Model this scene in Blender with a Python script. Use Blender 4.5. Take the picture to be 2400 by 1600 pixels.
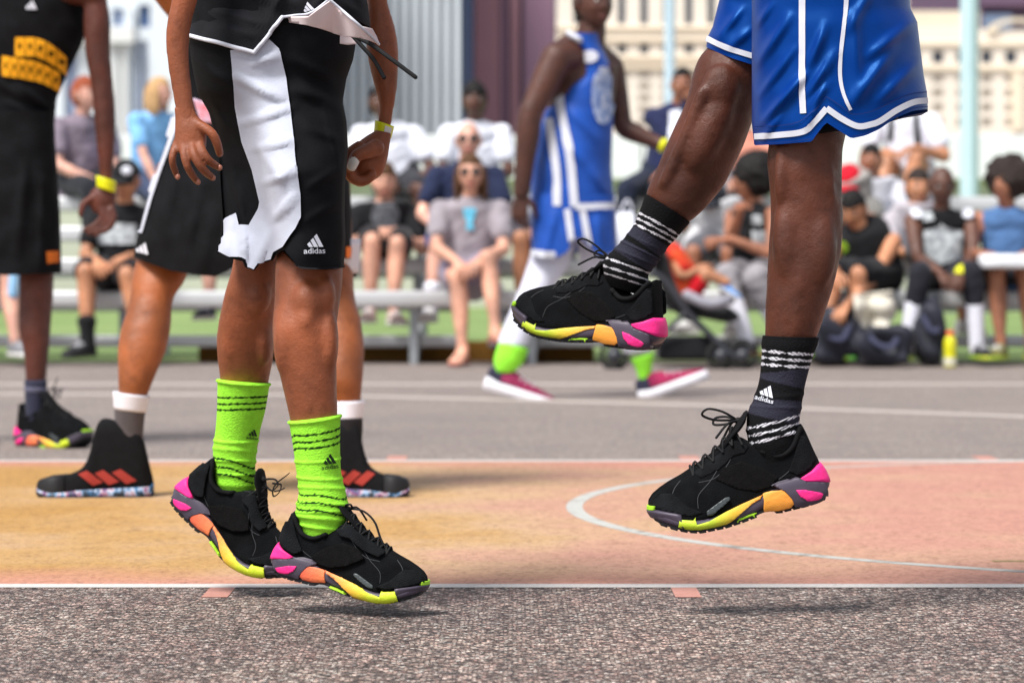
import bpy, bmesh, math, random
import numpy as np
from mathutils import Vector, Matrix, Euler
from mathutils.bvhtree import BVHTree
from mathutils import noise as mnoise

for o in list(bpy.data.objects):
    bpy.data.objects.remove(o)
SC = bpy.context.scene
COL = SC.collection
random.seed(7)
RNG = np.random.RandomState(7)

# ------------------------------------------------------------------ camera
F = 7000.0          # focal length in photograph pixels (105 mm on 36 mm)
HX, HY, CH = 1200.0, 632.0, 0.577   # principal column, horizon row, eye height

def W(px, py, d):
    """point at depth d (metres along +Y) seen at photograph pixel px,py"""
    return Vector(((px - HX) * d / F, d, CH - (py - HY) * d / F))

def gd(py):
    """depth of the ground seen at row py"""
    return F * CH / (py - HY)

cam_d = bpy.data.cameras.new('camera')
cam = bpy.data.objects.new('camera', cam_d)
COL.objects.link(cam)
cam.location = (0, 0, CH)
cam.rotation_euler = (math.radians(90), 0, 0)
cam_d.sensor_width = 36.0
cam_d.lens = F * 36.0 / 2400.0
cam_d.shift_y = (HY - 800.0) / 2400.0
cam_d.clip_start = 0.05
cam_d.clip_end = 3000
cam_d.dof.use_dof = True
cam_d.dof.focus_distance = 4.93
cam_d.dof.aperture_fstop = 5.8
SC.camera = cam

# ------------------------------------------------------------------ light
SUN_EL, SUN_AZ = math.radians(57), math.radians(-138)   # azimuth from +Y, clockwise
wd = bpy.data.worlds.new('World')
SC.world = wd
wd.use_nodes = True
nt = wd.node_tree
bg = nt.nodes['Background']
sky = nt.nodes.new('ShaderNodeTexSky')
sky.sky_type = 'NISHITA'
sky.sun_disc = False
sky.sun_elevation = SUN_EL
sky.sun_rotation = SUN_AZ
sky.air_density = 1.0
sky.dust_density = 1.0
sky.ozone_density = 2.0
hsv = nt.nodes.new('ShaderNodeHueSaturation')
hsv.inputs['Saturation'].default_value = 0.35      # thin overcast: a whiter sky
nt.links.new(sky.outputs[0], hsv.inputs['Color'])
nt.links.new(hsv.outputs[0], bg.inputs[0])
bg.inputs[1].default_value = 0.085
sd = bpy.data.lights.new('sun', 'SUN')
sd.energy = 2.9
sd.angle = math.radians(21)
sd.color = (1.0, 0.97, 0.93)
sun = bpy.data.objects.new('sun', sd)
COL.objects.link(sun)
sdir = Vector((math.sin(SUN_AZ) * math.cos(SUN_EL), math.cos(SUN_AZ) * math.cos(SUN_EL), math.sin(SUN_EL)))
sun.rotation_euler = sdir.to_track_quat('Z', 'Y').to_euler()
sun.location = (0, 0, 30)
SC.view_settings.view_transform = 'Standard'
SC.view_settings.look = 'None'
SC.view_settings.exposure = 0.86
SC.view_settings.gamma = 1.0
SC.view_settings.use_curve_mapping = False
SC.render.engine = 'CYCLES'

# ------------------------------------------------------------------ helpers
ORIGIN = {}

def mk(name, V, Fc, mat=None, parent=None, smooth=True, attr=None, uv=None):
    """one mesh object from world-space vertices"""
    V = np.asarray([tuple(v) for v in V] if not isinstance(V, np.ndarray) else V, dtype=float)
    org = Vector((0, 0, 0))
    p = parent
    while p is not None:
        org += p.location
        p = p.parent
    me = bpy.data.meshes.new(name)
    me.from_pydata([tuple(v) for v in (V - np.array(org))], [], [tuple(f) for f in Fc])
    if smooth:
        me.polygons.foreach_set('use_smooth', [True] * len(me.polygons))
    if attr is not None:
        a = me.color_attributes.new('Col', 'FLOAT_COLOR', 'POINT')
        arr = np.ones((len(V), 4)); arr[:, :3] = np.asarray(attr)[:, :3]
        a.data.foreach_set('color', arr.ravel())
    me.update()
    o = bpy.data.objects.new(name, me)
    COL.objects.link(o)
    if parent is not None:
        o.parent = parent
    if mat is not None:
        me.materials.append(mat)
    return o

def tag(o, label=None, cat=None, group=None, kind=None):
    if label: o['label'] = label
    if cat: o['category'] = cat
    if group: o['group'] = group
    if kind: o['kind'] = kind
    return o

def empty(name, loc, label=None, cat=None, group=None):
    o = bpy.data.objects.new(name, None)
    COL.objects.link(o)
    o.location = loc
    o.empty_display_size = 0.1
    return tag(o, label, cat, group)

def join(*ms):
    V, Fc, n = [], [], 0
    for v, f in ms:
        v = [tuple(p) for p in v]
        V += v
        Fc += [tuple(i + n for i in q) for q in f]
        n += len(v)
    return V, Fc

def box(c, s, rz=0.0):
    c = Vector(c); R = Matrix.Rotation(rz, 3, 'Z')
    V = [c + R @ Vector((x * s[0] / 2, y * s[1] / 2, z * s[2] / 2)) for z in (-1, 1) for y in (-1, 1) for x in (-1, 1)]
    return V, [(0, 2, 3, 1), (4, 5, 7, 6), (0, 1, 5, 4), (2, 6, 7, 3), (0, 4, 6, 2), (1, 3, 7, 5)]

def beam(a, b, w, h, up=(0, 0, 1)):
    a, b = Vector(a), Vector(b)
    t = (b - a).normalized(); u = Vector(up)
    s = t.cross(u).normalized(); u = s.cross(t)
    V = [p + s * (x * w / 2) + u * (z * h / 2) for p in (a, b) for x, z in ((-1, -1), (1, -1), (1, 1), (-1, 1))]
    return V, [(0, 1, 2, 3), (7, 6, 5, 4), (0, 4, 5, 1), (1, 5, 6, 2), (2, 6, 7, 3), (3, 7, 4, 0)]

def bevel_box(c, s, r=0.01, rz=0.0):
    bm = bmesh.new()
    bmesh.ops.create_cube(bm, size=1)
    bmesh.ops.scale(bm, vec=s, verts=bm.verts)
    bmesh.ops.bevel(bm, geom=list(bm.edges), offset=r, segments=2, affect='EDGES', profile=0.5)
    R = Matrix.Translation(Vector(c)) @ Matrix.Rotation(rz, 4, 'Z')
    V = [R @ v.co for v in bm.verts]
    Fc = [tuple(v.index for v in f.verts) for f in bm.faces]
    bm.free()
    return V, Fc

def loft(rings, cap0=True, cap1=True, closed=True):
    n = len(rings[0]); V = []; Fc = []
    for r in rings: V += [tuple(p) for p in r]
    m = n if closed else n - 1
    for i in range(len(rings) - 1):
        for j in range(m):
            a = i * n + j; b = i * n + (j + 1) % n
            Fc.append((a, b, b + n, a + n))
    if cap0:
        c = np.mean(np.array([tuple(p) for p in rings[0]]), axis=0); k = len(V); V.append(tuple(c))
        Fc += [(k, (j + 1) % n, j) for j in range(n)]
    if cap1:
        o = (len(rings) - 1) * n
        c = np.mean(np.array([tuple(p) for p in rings[-1]]), axis=0); k = len(V); V.append(tuple(c))
        Fc += [(k, o + j, o + (j + 1) % n) for j in range(n)]
    return V, Fc

def interp(xs, pts):
    """piecewise smooth (Catmull-Rom) evaluation of pts at parameters xs in 0..1, spaced evenly"""
    P = np.asarray(pts, dtype=float)
    if P.ndim == 1: P = P[:, None]
    n = len(P)
    out = []
    for x in np.atleast_1d(xs):
        t = min(max(x, 0), 1) * (n - 1)
        i = min(int(t), n - 2); u = t - i
        p0 = P[max(i - 1, 0)]; p1 = P[i]; p2 = P[i + 1]; p3 = P[min(i + 2, n - 1)]
        out.append(0.5 * ((2 * p1) + (p2 - p0) * u + (2 * p0 - 5 * p1 + 4 * p2 - p3) * u * u + (3 * p1 - p0 - 3 * p2 + p3) * u ** 3))
    return np.array(out)

def resample(pts, n):
    """n points evenly spaced by arc length on a smooth curve through pts"""
    P = np.asarray(pts, dtype=float)
    if len(P) == 2:
        t = np.linspace(0, 1, n)[:, None]
        return P[0] * (1 - t) + P[1] * t
    D = interp(np.linspace(0, 1, 24 * len(P)), P)
    s = np.concatenate([[0], np.cumsum(np.linalg.norm(np.diff(D, axis=0), axis=1))])
    q = np.linspace(0, s[-1], n)
    return np.stack([np.interp(q, s, D[:, k]) for k in range(P.shape[1])], axis=1)

def tube(pts, rad, n=12, m=None, side=None, caps=True, rnd=True):
    """closed tube through pts; rad: list of r or (r_side, r_other)"""
    P = np.asarray([tuple(p) for p in pts], dtype=float)
    R = np.asarray([(r, r) if np.isscalar(r) else tuple(r) for r in rad], dtype=float)
    m = m or max(4, 4 * (len(P) - 1))
    ts = np.linspace(0, 1, m)
    C = interp(ts, P) if len(P) > 2 else P[0] + ts[:, None] * (P[1] - P[0])
    RR = np.stack([np.interp(ts * (len(R) - 1), range(len(R)), R[:, k]) for k in (0, 1)], axis=1)
    T = np.gradient(C, axis=0)
    T /= np.linalg.norm(T, axis=1)[:, None] + 1e-12
    s = np.array(side if side is not None else (1, 0, 0), dtype=float)
    if abs(np.dot(s / np.linalg.norm(s), T[0])) > 0.95: s = np.array((0, 1, 0.1))
    rings = []
    th = np.linspace(0, 2 * math.pi, n, endpoint=False)
    def ring(c, t, r):
        nonlocal s
        s = s - np.dot(s, t) * t; s /= np.linalg.norm(s)
        b = np.cross(t, s)
        return [c + s * (r[0] * math.cos(a)) + b * (r[1] * math.sin(a)) for a in th]
    if rnd and caps:
        for k in (0.25, 0.7):
            off = RR[0].mean() * math.cos(k * math.pi / 2) * 0.9
            rings.append(ring(C[0] - T[0] * off, T[0], RR[0] * math.sin(k * math.pi / 2)))
    for i in range(m): rings.append(ring(C[i], T[i], RR[i]))
    if rnd and caps:
        for k in (0.7, 0.25):
            off = RR[-1].mean() * math.cos(k * math.pi / 2) * 0.9
            rings.append(ring(C[-1] + T[-1] * off, T[-1], RR[-1] * math.sin(k * math.pi / 2)))
    return loft(rings, caps, caps)

def ellipsoid(c, r, R=None, nu=16, nv=10):
    c = Vector(c); V = []; Fc = []
    for i in range(nv + 1):
        ph = math.pi * i / nv
        for j in range(nu):
            th = 2 * math.pi * j / nu
            p = Vector((r[0] * math.sin(ph) * math.cos(th), r[1] * math.sin(ph) * math.sin(th), r[2] * math.cos(ph)))
            V.append(c + (R @ p if R else p))
    for i in range(nv):
        for j in range(nu):
            a = i * nu + j; b = i * nu + (j + 1) % nu
            Fc.append((a, a + nu, b + nu, b))
    return V, Fc

def traced(L, R, d, asp=0.9, m=40, n=32, bump=None, caps=True, d2=None, lumps=0.0):
    """solid of elliptical sections between two traced outlines (photograph pixels) at depth d (to d2 at the end)"""
    A = resample(L, m); B = resample(R, m)
    rings = []
    th = np.linspace(0, 2 * math.pi, n, endpoint=False)
    for i in range(m):
        t = i / (m - 1)
        dd = (float(np.interp(t * (len(d) - 1), range(len(d)), d)) if isinstance(d, (list, tuple)) else d if d2 is None else d + (d2 - d) * t)
        c = (A[i] + B[i]) / 2; h = (B[i] - A[i]) / 2
        b = np.linalg.norm(h) * dd / F * asp
        cw = W(c[0], c[1], dd); hv = W(c[0] + h[0], c[1] + h[1], dd) - cw
        r = []
        for a in th:
            k = 1.0 if bump is None else 1.0 + bump(t, a)
            if lumps: k += lumps * mnoise.noise(Vector((cw.x * 3 + math.cos(a) * .8, math.sin(a) * .8 + cw.y, cw.z * 14))) + lumps * .5 * mnoise.noise(Vector((cw.x * 5 + math.cos(a) * 2.2, math.sin(a) * 2.2, cw.z * 30 + 7)))
            r.append(cw + hv * (math.cos(a) * k) + Vector((0, -b * math.sin(a) * k, 0)))
        rings.append(r)
    return loft(rings, caps, caps)

def remesh(V, Fc, voxel, smooth=4, fac=0.5):
    me = bpy.data.meshes.new('tmp')
    me.from_pydata([tuple(v) for v in V], [], [tuple(f) for f in Fc])
    o = bpy.data.objects.new('tmp', me)
    COL.objects.link(o)
    md = o.modifiers.new('r', 'REMESH'); md.mode = 'VOXEL'; md.voxel_size = voxel
    if smooth:
        ms = o.modifiers.new('s', 'SMOOTH'); ms.iterations = smooth; ms.factor = fac
    dg = bpy.context.evaluated_depsgraph_get()
    e = o.evaluated_get(dg); m2 = e.to_mesh()
    nv = len(m2.vertices); co = np.empty(nv * 3); m2.vertices.foreach_get('co', co)
    FF = [tuple(p.vertices) for p in m2.polygons]
    e.to_mesh_clear()
    bpy.data.objects.remove(o); bpy.data.meshes.remove(me)
    return co.reshape(-1, 3), FF

def subsurf(V, Fc, lev=1):
    me = bpy.data.meshes.new('tmp')
    me.from_pydata([tuple(v) for v in V], [], [tuple(f) for f in Fc])
    o = bpy.data.objects.new('tmp', me); COL.objects.link(o)
    md = o.modifiers.new('s', 'SUBSURF'); md.levels = lev; md.render_levels = lev
    dg = bpy.context.evaluated_depsgraph_get()
    e = o.evaluated_get(dg); m2 = e.to_mesh()
    co = np.empty(len(m2.vertices) * 3); m2.vertices.foreach_get('co', co)
    FF = [tuple(p.vertices) for p in m2.polygons]
    e.to_mesh_clear(); bpy.data.objects.remove(o); bpy.data.meshes.remove(me)
    return co.reshape(-1, 3), FF

def bvh(V, Fc):
    return BVHTree.FromPolygons([Vector(v) for v in V], [tuple(f) for f in Fc])

def grid_poly(poly, step):
    """2-D polygon cut into a fine grid; returns 2-D verts and faces"""
    bm = bmesh.new()
    vs = [bm.verts.new((p[0], p[1], 0)) for p in poly]
    bm.faces.new(vs)
    P = np.array(poly)
    for ax in (0, 1):
        a, b = P[:, ax].min(), P[:, ax].max()
        k = int((b - a) / step)
        for i in range(1, k + 1):
            co = [0, 0, 0]; no = [0, 0, 0]
            co[ax] = a + (b - a) * i / (k + 1); no[ax] = 1
            bmesh.ops.bisect_plane(bm, geom=list(bm.verts) + list(bm.edges) + list(bm.faces), plane_co=co, plane_no=no, dist=1e-6)
    bmesh.ops.remove_doubles(bm, verts=bm.verts, dist=1e-6)
    bm.verts.index_update()
    V = [(v.co.x, v.co.y) for v in bm.verts]
    Fc = [tuple(v.index for v in f.verts) for f in bm.faces]
    bm.free()
    return V, Fc

CAMP = Vector((0, 0, CH))

def project(V2, Fc, tree, off=0.0015, dref=5.0):
    """lay flat pixel-space geometry on a surface along the viewing direction and lift it off by `off` metres"""
    out = []
    for x, y in V2:
        d = (W(x, y, 1.0) - CAMP).normalized()
        h = tree.ray_cast(CAMP, d)
        if h[0] is None:
            # walk along the ray to the closest approach
            best = None
            for dep in np.linspace(dref - .6, dref + .6, 31):
                w = W(x, y, dep); nn = tree.find_nearest(w)
                if best is None or nn[3] < best[1]: best = (nn[0] + (w - nn[0]) * 0.6, nn[3], nn[1])
            p, nrm = best[0], best[2]
        else:
            p, nrm = h[0], h[1]
        if nrm.dot(d) > 0: nrm = -nrm
        out.append(p + nrm * off - d * off * 0.5)
    return out, Fc

def ribbon2d(pts, w, m=None, w1=None):
    P = resample(pts, m or max(6, 10 * len(pts)))
    T = np.gradient(P, axis=0); T /= np.linalg.norm(T, axis=1)[:, None] + 1e-9
    N = np.stack([-T[:, 1], T[:, 0]], axis=1)
    ws = np.linspace(w, w1 if w1 is not None else w, len(P))[:, None] / 2
    V = []; Fc = []
    for a in (-1, 0, 1): V += [tuple(p) for p in P + N * ws * a]
    n = len(P)
    for r in (0, 1):
        for i in range(n - 1):
            Fc.append((r * n + i, r * n + i + 1, (r + 1) * n + i + 1, (r + 1) * n + i))
    return V, Fc

def thick(V, Fc, t, dirv=None):
    """close a sheet: back copy a distance t along the inward normal, plus a rim"""
    V = np.array([tuple(v) for v in V], dtype=float); n = len(V)
    N = np.zeros_like(V); edges = {}
    for f in Fc:
        p = V[list(f)]
        nn = np.zeros(3)
        for i in range(len(f)):
            a, b = p[i], p[(i + 1) % len(f)]
            nn += np.cross(a, b)
        for i in f: N[i] += nn
        for i in range(len(f)):
            e = (f[i], f[(i + 1) % len(f)]); k = (min(e), max(e))
            edges.setdefault(k, []).append(e)
    N /= np.linalg.norm(N, axis=1)[:, None] + 1e-15
    V2 = np.concatenate([V, V - N * t])
    F2 = [tuple(f) for f in Fc] + [tuple(i + n for i in reversed(f)) for f in Fc]
    for k, es in edges.items():
        if len(es) == 1:
            a, b = es[0]; F2.append((b, a, a + n, b + n))
    return [tuple(v) for v in V2], F2

def text2d(s, cx, cy, w, rot=0.0, shear=0.0, h=None):
    """letters as flat geometry in pixel space (y down), centred on cx,cy, w wide"""
    cu = bpy.data.curves.new('t', 'FONT'); cu.body = s; cu.offset = 0.014
    o = bpy.data.objects.new('t', cu); COL.objects.link(o)
    dg = bpy.context.evaluated_depsgraph_get()
    me = o.evaluated_get(dg).to_mesh()
    P = np.array([v.co[:] for v in me.vertices]); Fc = [tuple(p.vertices) for p in me.polygons]
    o.evaluated_get(dg).to_mesh_clear()
    bpy.data.objects.remove(o); bpy.data.curves.remove(cu)
    a, b = P.min(0), P.max(0)
    k = w / (b[0] - a[0]); ky = k if h is None else h / (b[1] - a[1])
    x = (P[:, 0] - (a[0] + b[0]) / 2) * k; y = -(P[:, 1] - (a[1] + b[1]) / 2) * ky
    x = x + shear * y
    c, s_ = math.cos(rot), math.sin(rot)
    return [(cx + c * u - s_ * v, cy + s_ * u + c * v) for u, v in zip(x, y)], Fc

def logo2d(cx, cy, w, rot=0.0, flip=1, text=True):
    """three slanted bars over the word, pixel space, w wide"""
    ms = []
    def tr(pts):
        c, s = math.cos(rot), math.sin(rot)
        return [(cx + c * u * flip - s * v, cy + s * u * flip + c * v) for u, v in pts]
    k = w / 100.0
    for x0, h in ((-26, 20), (-2, 38), (22, 56)):
        top = 2 - h
        sl = h * 0.5
        ms.append((tr([((x0) * k, 2 * k), ((x0 - sl * .8) * k, top * k + 6 * k), ((x0 + 13 - sl * .8) * k, (top - 6) * k), ((x0 + 20) * k, 2 * k)]), [(0, 1, 2, 3)]))
    if text:
        ms.append(text2d('adidas', cx - math.sin(rot) * 20 * k, cy + math.cos(rot) * 20 * k, w, rot, h=27 * k))
    V, Fc, n = [], [], 0
    for v, f in ms:
        V += list(v); Fc += [tuple(i + n for i in q) for q in f]; n += len(v)
    return V, Fc

# ------------------------------------------------------------------ materials
MATS = {}

def srgb(r, g, b):
    return tuple(((c / 255 / 12.92) if c <= 10.3 else ((c / 255 + 0.055) / 1.055) ** 2.4) for c in (r, g, b))

def mat(name, col=(0.5, 0.5, 0.5), rough=0.6, spec=0.4, var=0.0, vscale=8.0, bump=0.0, bscale=60.0, sheen=0.0, metal=0.0, emit=None, sss=0.0, attr=False, coat=0.0, col2=None):
    if name in MATS: return MATS[name]
    m = bpy.data.materials.new(name); m.use_nodes = True
    t = m.node_tree; b = t.nodes['Principled BSDF']
    b.inputs['Roughness'].default_value = rough
    b.inputs['Specular IOR Level'].default_value = spec
    b.inputs['Metallic'].default_value = metal
    b.inputs['Sheen Weight'].default_value = sheen
    b.inputs['Coat Weight'].default_value = coat
    c4 = (*col, 1)
    b.inputs['Base Color'].default_value = c4
    if sss:
        b.inputs['Subsurface Weight'].default_value = sss
        b.inputs['Subsurface Radius'].default_value = (0.02, 0.008, 0.004)
        b.inputs['Subsurface Scale'].default_value = 0.5
    src = None
    tc = t.nodes.new('ShaderNodeTexCoord')
    if attr:
        at = t.nodes.new('ShaderNodeVertexColor'); at.layer_name = 'Col'; src = at.outputs[0]
    if var:
        nz = t.nodes.new('ShaderNodeTexNoise'); nz.inputs['Scale'].default_value = vscale
        nz.inputs['Detail'].default_value = 5
        t.links.new(tc.outputs['Object'], nz.inputs['Vector'])
        rp = t.nodes.new('ShaderNodeMapRange')
        rp.inputs[1].default_value = 0.3; rp.inputs[2].default_value = 0.7
        rp.inputs[3].default_value = 1 - var; rp.inputs[4].default_value = 1 + var
        t.links.new(nz.outputs[0], rp.inputs[0])
        mx = t.nodes.new('ShaderNodeMix'); mx.data_type = 'RGBA'; mx.blend_type = 'MULTIPLY'
        mx.inputs[0].default_value = 1.0
        if src: t.links.new(src, mx.inputs[6])
        else: mx.inputs[6].default_value = c4
        t.links.new(rp.outputs[0], mx.inputs[7])
        src = mx.outputs[2]
        if col2:
            mx.blend_type = 'MIX'; mx.inputs[7].default_value = (*col2, 1)
            for l in list(t.links):
                if l.to_socket == mx.inputs[7]: t.links.remove(l)
            rp.inputs[3].default_value = 0; rp.inputs[4].default_value = 1
            t.links.new(rp.outputs[0], mx.inputs[0])
    if src: t.links.new(src, b.inputs['Base Color'])
    if bump:
        n2 = t.nodes.new('ShaderNodeTexNoise'); n2.inputs['Scale'].default_value = bscale
        n2.inputs['Detail'].default_value = 4
        t.links.new(tc.outputs['Object'], n2.inputs['Vector'])
        bp = t.nodes.new('ShaderNodeBump'); bp.inputs['Strength'].default_value = bump
        bp.inputs['Distance'].default_value = 0.01
        t.links.new(n2.outputs[0], bp.inputs['Height'])
        t.links.new(bp.outputs[0], b.inputs['Normal'])
    if emit:
        b.inputs['Emission Color'].default_value = (*emit, 1); b.inputs['Emission Strength'].default_value = 1
    MATS[name] = m
    return m

def cloth(r, g, b, name=None, **k):
    k.setdefault('rough', 0.85); k.setdefault('spec', 0.2); k.setdefault('var', 0.12); k.setdefault('vscale', 14); k.setdefault('sheen', 0.1)
    return mat(name or 'cloth_%d_%d_%d' % (r, g, b), srgb(r, g, b), **k)
# ------------------------------------------------------------------ ground materials
def node_mat(name):
    m = bpy.data.materials.new(name); m.use_nodes = True
    MATS[name] = m
    return m, m.node_tree, m.node_tree.nodes['Principled BSDF']

def ramp(t, stops, interp_='LINEAR'):
    r = t.nodes.new('ShaderNodeValToRGB'); r.color_ramp.interpolation = interp_
    e = r.color_ramp.elements
    while len(e) < len(stops): e.new(0.5)
    for i, (p, c) in enumerate(stops):
        e[i].position = p; e[i].color = (*c, 1)
    return r

def mixn(t, kind, fac, a, b):
    m = t.nodes.new('ShaderNodeMix'); m.data_type = 'RGBA'; m.blend_type = kind
    for s, v in ((0, fac), (6, a), (7, b)):
        if hasattr(v, 'is_linked') or hasattr(v, 'links'): t.links.new(v, m.inputs[s])
        elif s == 0: m.inputs[0].default_value = v
        else: m.inputs[s].default_value = (*v, 1)
    return m.outputs[2]

def noise(t, tc, scale, detail=4, rough=0.5, sx=None):
    n = t.nodes.new('ShaderNodeTexNoise'); n.inputs['Scale'].default_value = scale
    n.inputs['Detail'].default_value = detail; n.inputs['Roughness'].default_value = rough
    src = tc.outputs['Object']
    if sx:
        mp = t.nodes.new('ShaderNodeMapping'); mp.inputs['Scale'].default_value = sx
        t.links.new(src, mp.inputs[0]); src = mp.outputs[0]
    t.links.new(src, n.inputs['Vector'])
    return n.outputs[0]

def vor(t, tc, scale, feat='F1', out='Distance', rnd=1.0):
    n = t.nodes.new('ShaderNodeTexVoronoi'); n.feature = feat
    n.inputs['Scale'].default_value = scale; n.inputs['Randomness'].default_value = rnd
    t.links.new(tc.outputs['Object'], n.inputs['Vector'])
    return n.outputs[out]

# asphalt: exposed aggregate in a dark binder
m, t, b = node_mat('asphalt')
tc = t.nodes.new('ShaderNodeTexCoord')
cell = vor(t, tc, 140, out='Color')
sep = t.nodes.new('ShaderNodeSeparateColor'); t.links.new(cell, sep.inputs[0])
stone = ramp(t, [(0.0, srgb(66, 58, 56)), (0.3, srgb(118, 104, 98)), (0.58, srgb(170, 152, 142)), (0.82, srgb(214, 198, 184)), (1.0, srgb(244, 234, 222))])
t.links.new(sep.outputs[0], stone.inputs[0])
hue = ramp(t, [(0, (1.16, 0.94, 0.92)), (0.5, (1.03, 1, .98)), (1, (0.93, 1.0, 1.05))])
t.links.new(sep.outputs[1], hue.inputs[0])
c1 = mixn(t, 'MULTIPLY', 1.0, stone.outputs[0], hue.outputs[0])
edge = vor(t, tc, 140, feat='DISTANCE_TO_EDGE')
er = ramp(t, [(0.0, (0.16, 0.15, 0.15)), (0.10, (0.70, 0.68, 0.68)), (0.2, (1, 1, 1))])
t.links.new(edge, er.inputs[0])
c2 = mixn(t, 'MULTIPLY', 1.0, c1, er.outputs[0])
pit = noise(t, tc, 75, 3, 0.6)
pr = ramp(t, [(0.38, (0.34, 0.31, 0.31)), (0.50, (1, 1, 1))])
t.links.new(pit, pr.inputs[0])
c3 = mixn(t, 'MULTIPLY', 0.85, c2, pr.outputs[0])
big = noise(t, tc, 1.7, 5, 0.6)
br = ramp(t, [(0.35, (0.74, 0.72, 0.74)), (0.65, (1.1, 1.08, 1.06))])
t.links.new(big, br.inputs[0])
c4 = mixn(t, 'MULTIPLY', 1.0, c3, br.outputs[0])
# old pink overspray near the key
ov = noise(t, tc, 3.0, 4, 0.6)
ovr = ramp(t, [(0.5, (0, 0, 0)), (0.75, (0.35, 0.35, 0.35))])
t.links.new(ov, ovr.inputs[0])
c5 = mixn(t, 'MIX', ovr.outputs[0], c4, mixn(t, 'MULTIPLY', 1.0, c4, (1.18, 0.92, 0.98)))
# far half of the court paler: grazing sheen painted into the colour
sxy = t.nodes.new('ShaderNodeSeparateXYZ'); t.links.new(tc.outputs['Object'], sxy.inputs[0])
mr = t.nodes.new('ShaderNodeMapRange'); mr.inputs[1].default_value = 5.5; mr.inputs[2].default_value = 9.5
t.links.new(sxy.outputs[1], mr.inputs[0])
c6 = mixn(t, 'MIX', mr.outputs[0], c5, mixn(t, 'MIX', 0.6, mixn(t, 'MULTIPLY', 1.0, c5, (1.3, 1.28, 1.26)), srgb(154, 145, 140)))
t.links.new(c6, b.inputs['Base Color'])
b.inputs['Roughness'].default_value = 0.75
bp = t.nodes.new('ShaderNodeBump'); bp.inputs['Strength'].default_value = 0.9; bp.inputs['Distance'].default_value = 0.004
mxb = mixn(t, 'MULTIPLY', 1.0, er.outputs[0], pr.outputs[0])
t.links.new(mxb, bp.inputs['Height']); t.links.new(bp.outputs[0], b.inputs['Normal'])

# painted key: worn ochre and salmon paint over the same aggregate
m, t, b = node_mat('key_paint')
tc = t.nodes.new('ShaderNodeTexCoord')
sx = t.nodes.new('ShaderNodeSeparateXYZ'); t.links.new(tc.outputs['Object'], sx.inputs[0])
n1 = noise(t, tc, 1.3, 6, 0.65); n2 = noise(t, tc, 0.9, 3, 0.5)
def mth(op, a, b_):
    n = t.nodes.new('ShaderNodeMath'); n.operation = op
    for i, v in enumerate((a, b_)):
        if hasattr(v, 'is_linked') or hasattr(v, 'links'): t.links.new(v, n.inputs[i])
        else: n.inputs[i].default_value = v
    return n.outputs[0]
gx = mth('ADD', mth('ADD', mth('MULTIPLY', sx.outputs[0], 0.34), 0.10), mth('MULTIPLY', mth('SUBTRACT', n1, 0.27), 1.6))
cr = ramp(t, [(0.0, srgb(174, 132, 70)), (0.20, srgb(182, 144, 92)), (0.40, srgb(186, 152, 116)), (0.62, srgb(186, 143, 119)), (0.9, srgb(184, 132, 116))])
t.links.new(gx, cr.inputs[0])
# salmon margins along both sides of the key, and salmon patches
yy = mth('ABSOLUTE', mth('SUBTRACT', sx.outputs[1], 7.18), 0.0)
ym = mth('ADD', yy, mth('MULTIPLY', n2, 0.9))
yr = ramp(t, [(0.62, (0, 0, 0)), (0.74, (1, 1, 1))])
t.links.new(mth('MULTIPLY', ym, 0.33), yr.inputs[0])
kc = mixn(t, 'MIX', yr.outputs[0], cr.outputs[0], srgb(188, 130, 112))
spk = noise(t, tc, 85, 3, 0.75)
sr = ramp(t, [(0.34, (0.58, 0.50, 0.44)), (0.47, (0.98, 0.98, 0.98)), (0.70, (1.14, 1.12, 1.1))])
t.links.new(spk, sr.inputs[0])
kc2 = mixn(t, 'MULTIPLY', 1.0, kc, sr.outputs[0])
sc2 = noise(t, tc, 20, 6, 0.8, (1, 0.5, 1))
s2 = ramp(t, [(0.33, (0.66, 0.60, 0.54)), (0.46, (1, 1, 1)), (0.7, (1.1, 1.1, 1.1))])
t.links.new(sc2, s2.inputs[0])
kc3 = mixn(t, 'MULTIPLY', 0.75, kc2, s2.outputs[0])
t.links.new(kc3, b.inputs['Base Color']); b.inputs['Roughness'].default_value = 0.7
bp = t.nodes.new('ShaderNodeBump'); bp.inputs['Strength'].default_value = 0.6; bp.inputs['Distance'].default_value = 0.003
t.links.new(spk, bp.inputs['Height']); t.links.new(bp.outputs[0], b.inputs['Normal'])

def worn(name, col, wear=0.45, back=srgb(150, 130, 118), sc=38):
    m, t, b = node_mat(name)
    tc = t.nodes.new('ShaderNodeTexCoord')
    n = noise(t, tc, sc, 6, 0.7)
    r = ramp(t, [(wear - 0.12, back), (wear, col), (1.0, col)])
    t.links.new(n, r.inputs[0])
    n2 = noise(t, tc, 140, 2, 0.6)
    r2 = ramp(t, [(0.3, (0.82, 0.8, 0.8)), (0.5, (1, 1, 1))]); t.links.new(n2, r2.inputs[0])
    t.links.new(mixn(t, 'MULTIPLY', 1.0, r.outputs[0], r2.outputs[0]), b.inputs['Base Color'])
    b.inputs['Roughness'].default_value = 0.7
    return m
worn('line_white', srgb(206, 200, 195), 0.42, srgb(172, 150, 138))
worn('line_grey', srgb(184, 184, 178), 0.50, srgb(132, 128, 120), 9)
worn('line_far', srgb(192, 180, 172), 0.40, srgb(158, 146, 142), 9)
worn('hash_pink', srgb(186, 132, 118), 0.40, srgb(160, 112, 100), 30)
worn('line_yellow', srgb(150, 132, 84), 0.52, srgb(92, 78, 56), 12)
m, t, b = node_mat('grass')
tc = t.nodes.new('ShaderNodeTexCoord')
g1 = noise(t, tc, 0.35, 6, 0.7)
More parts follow.
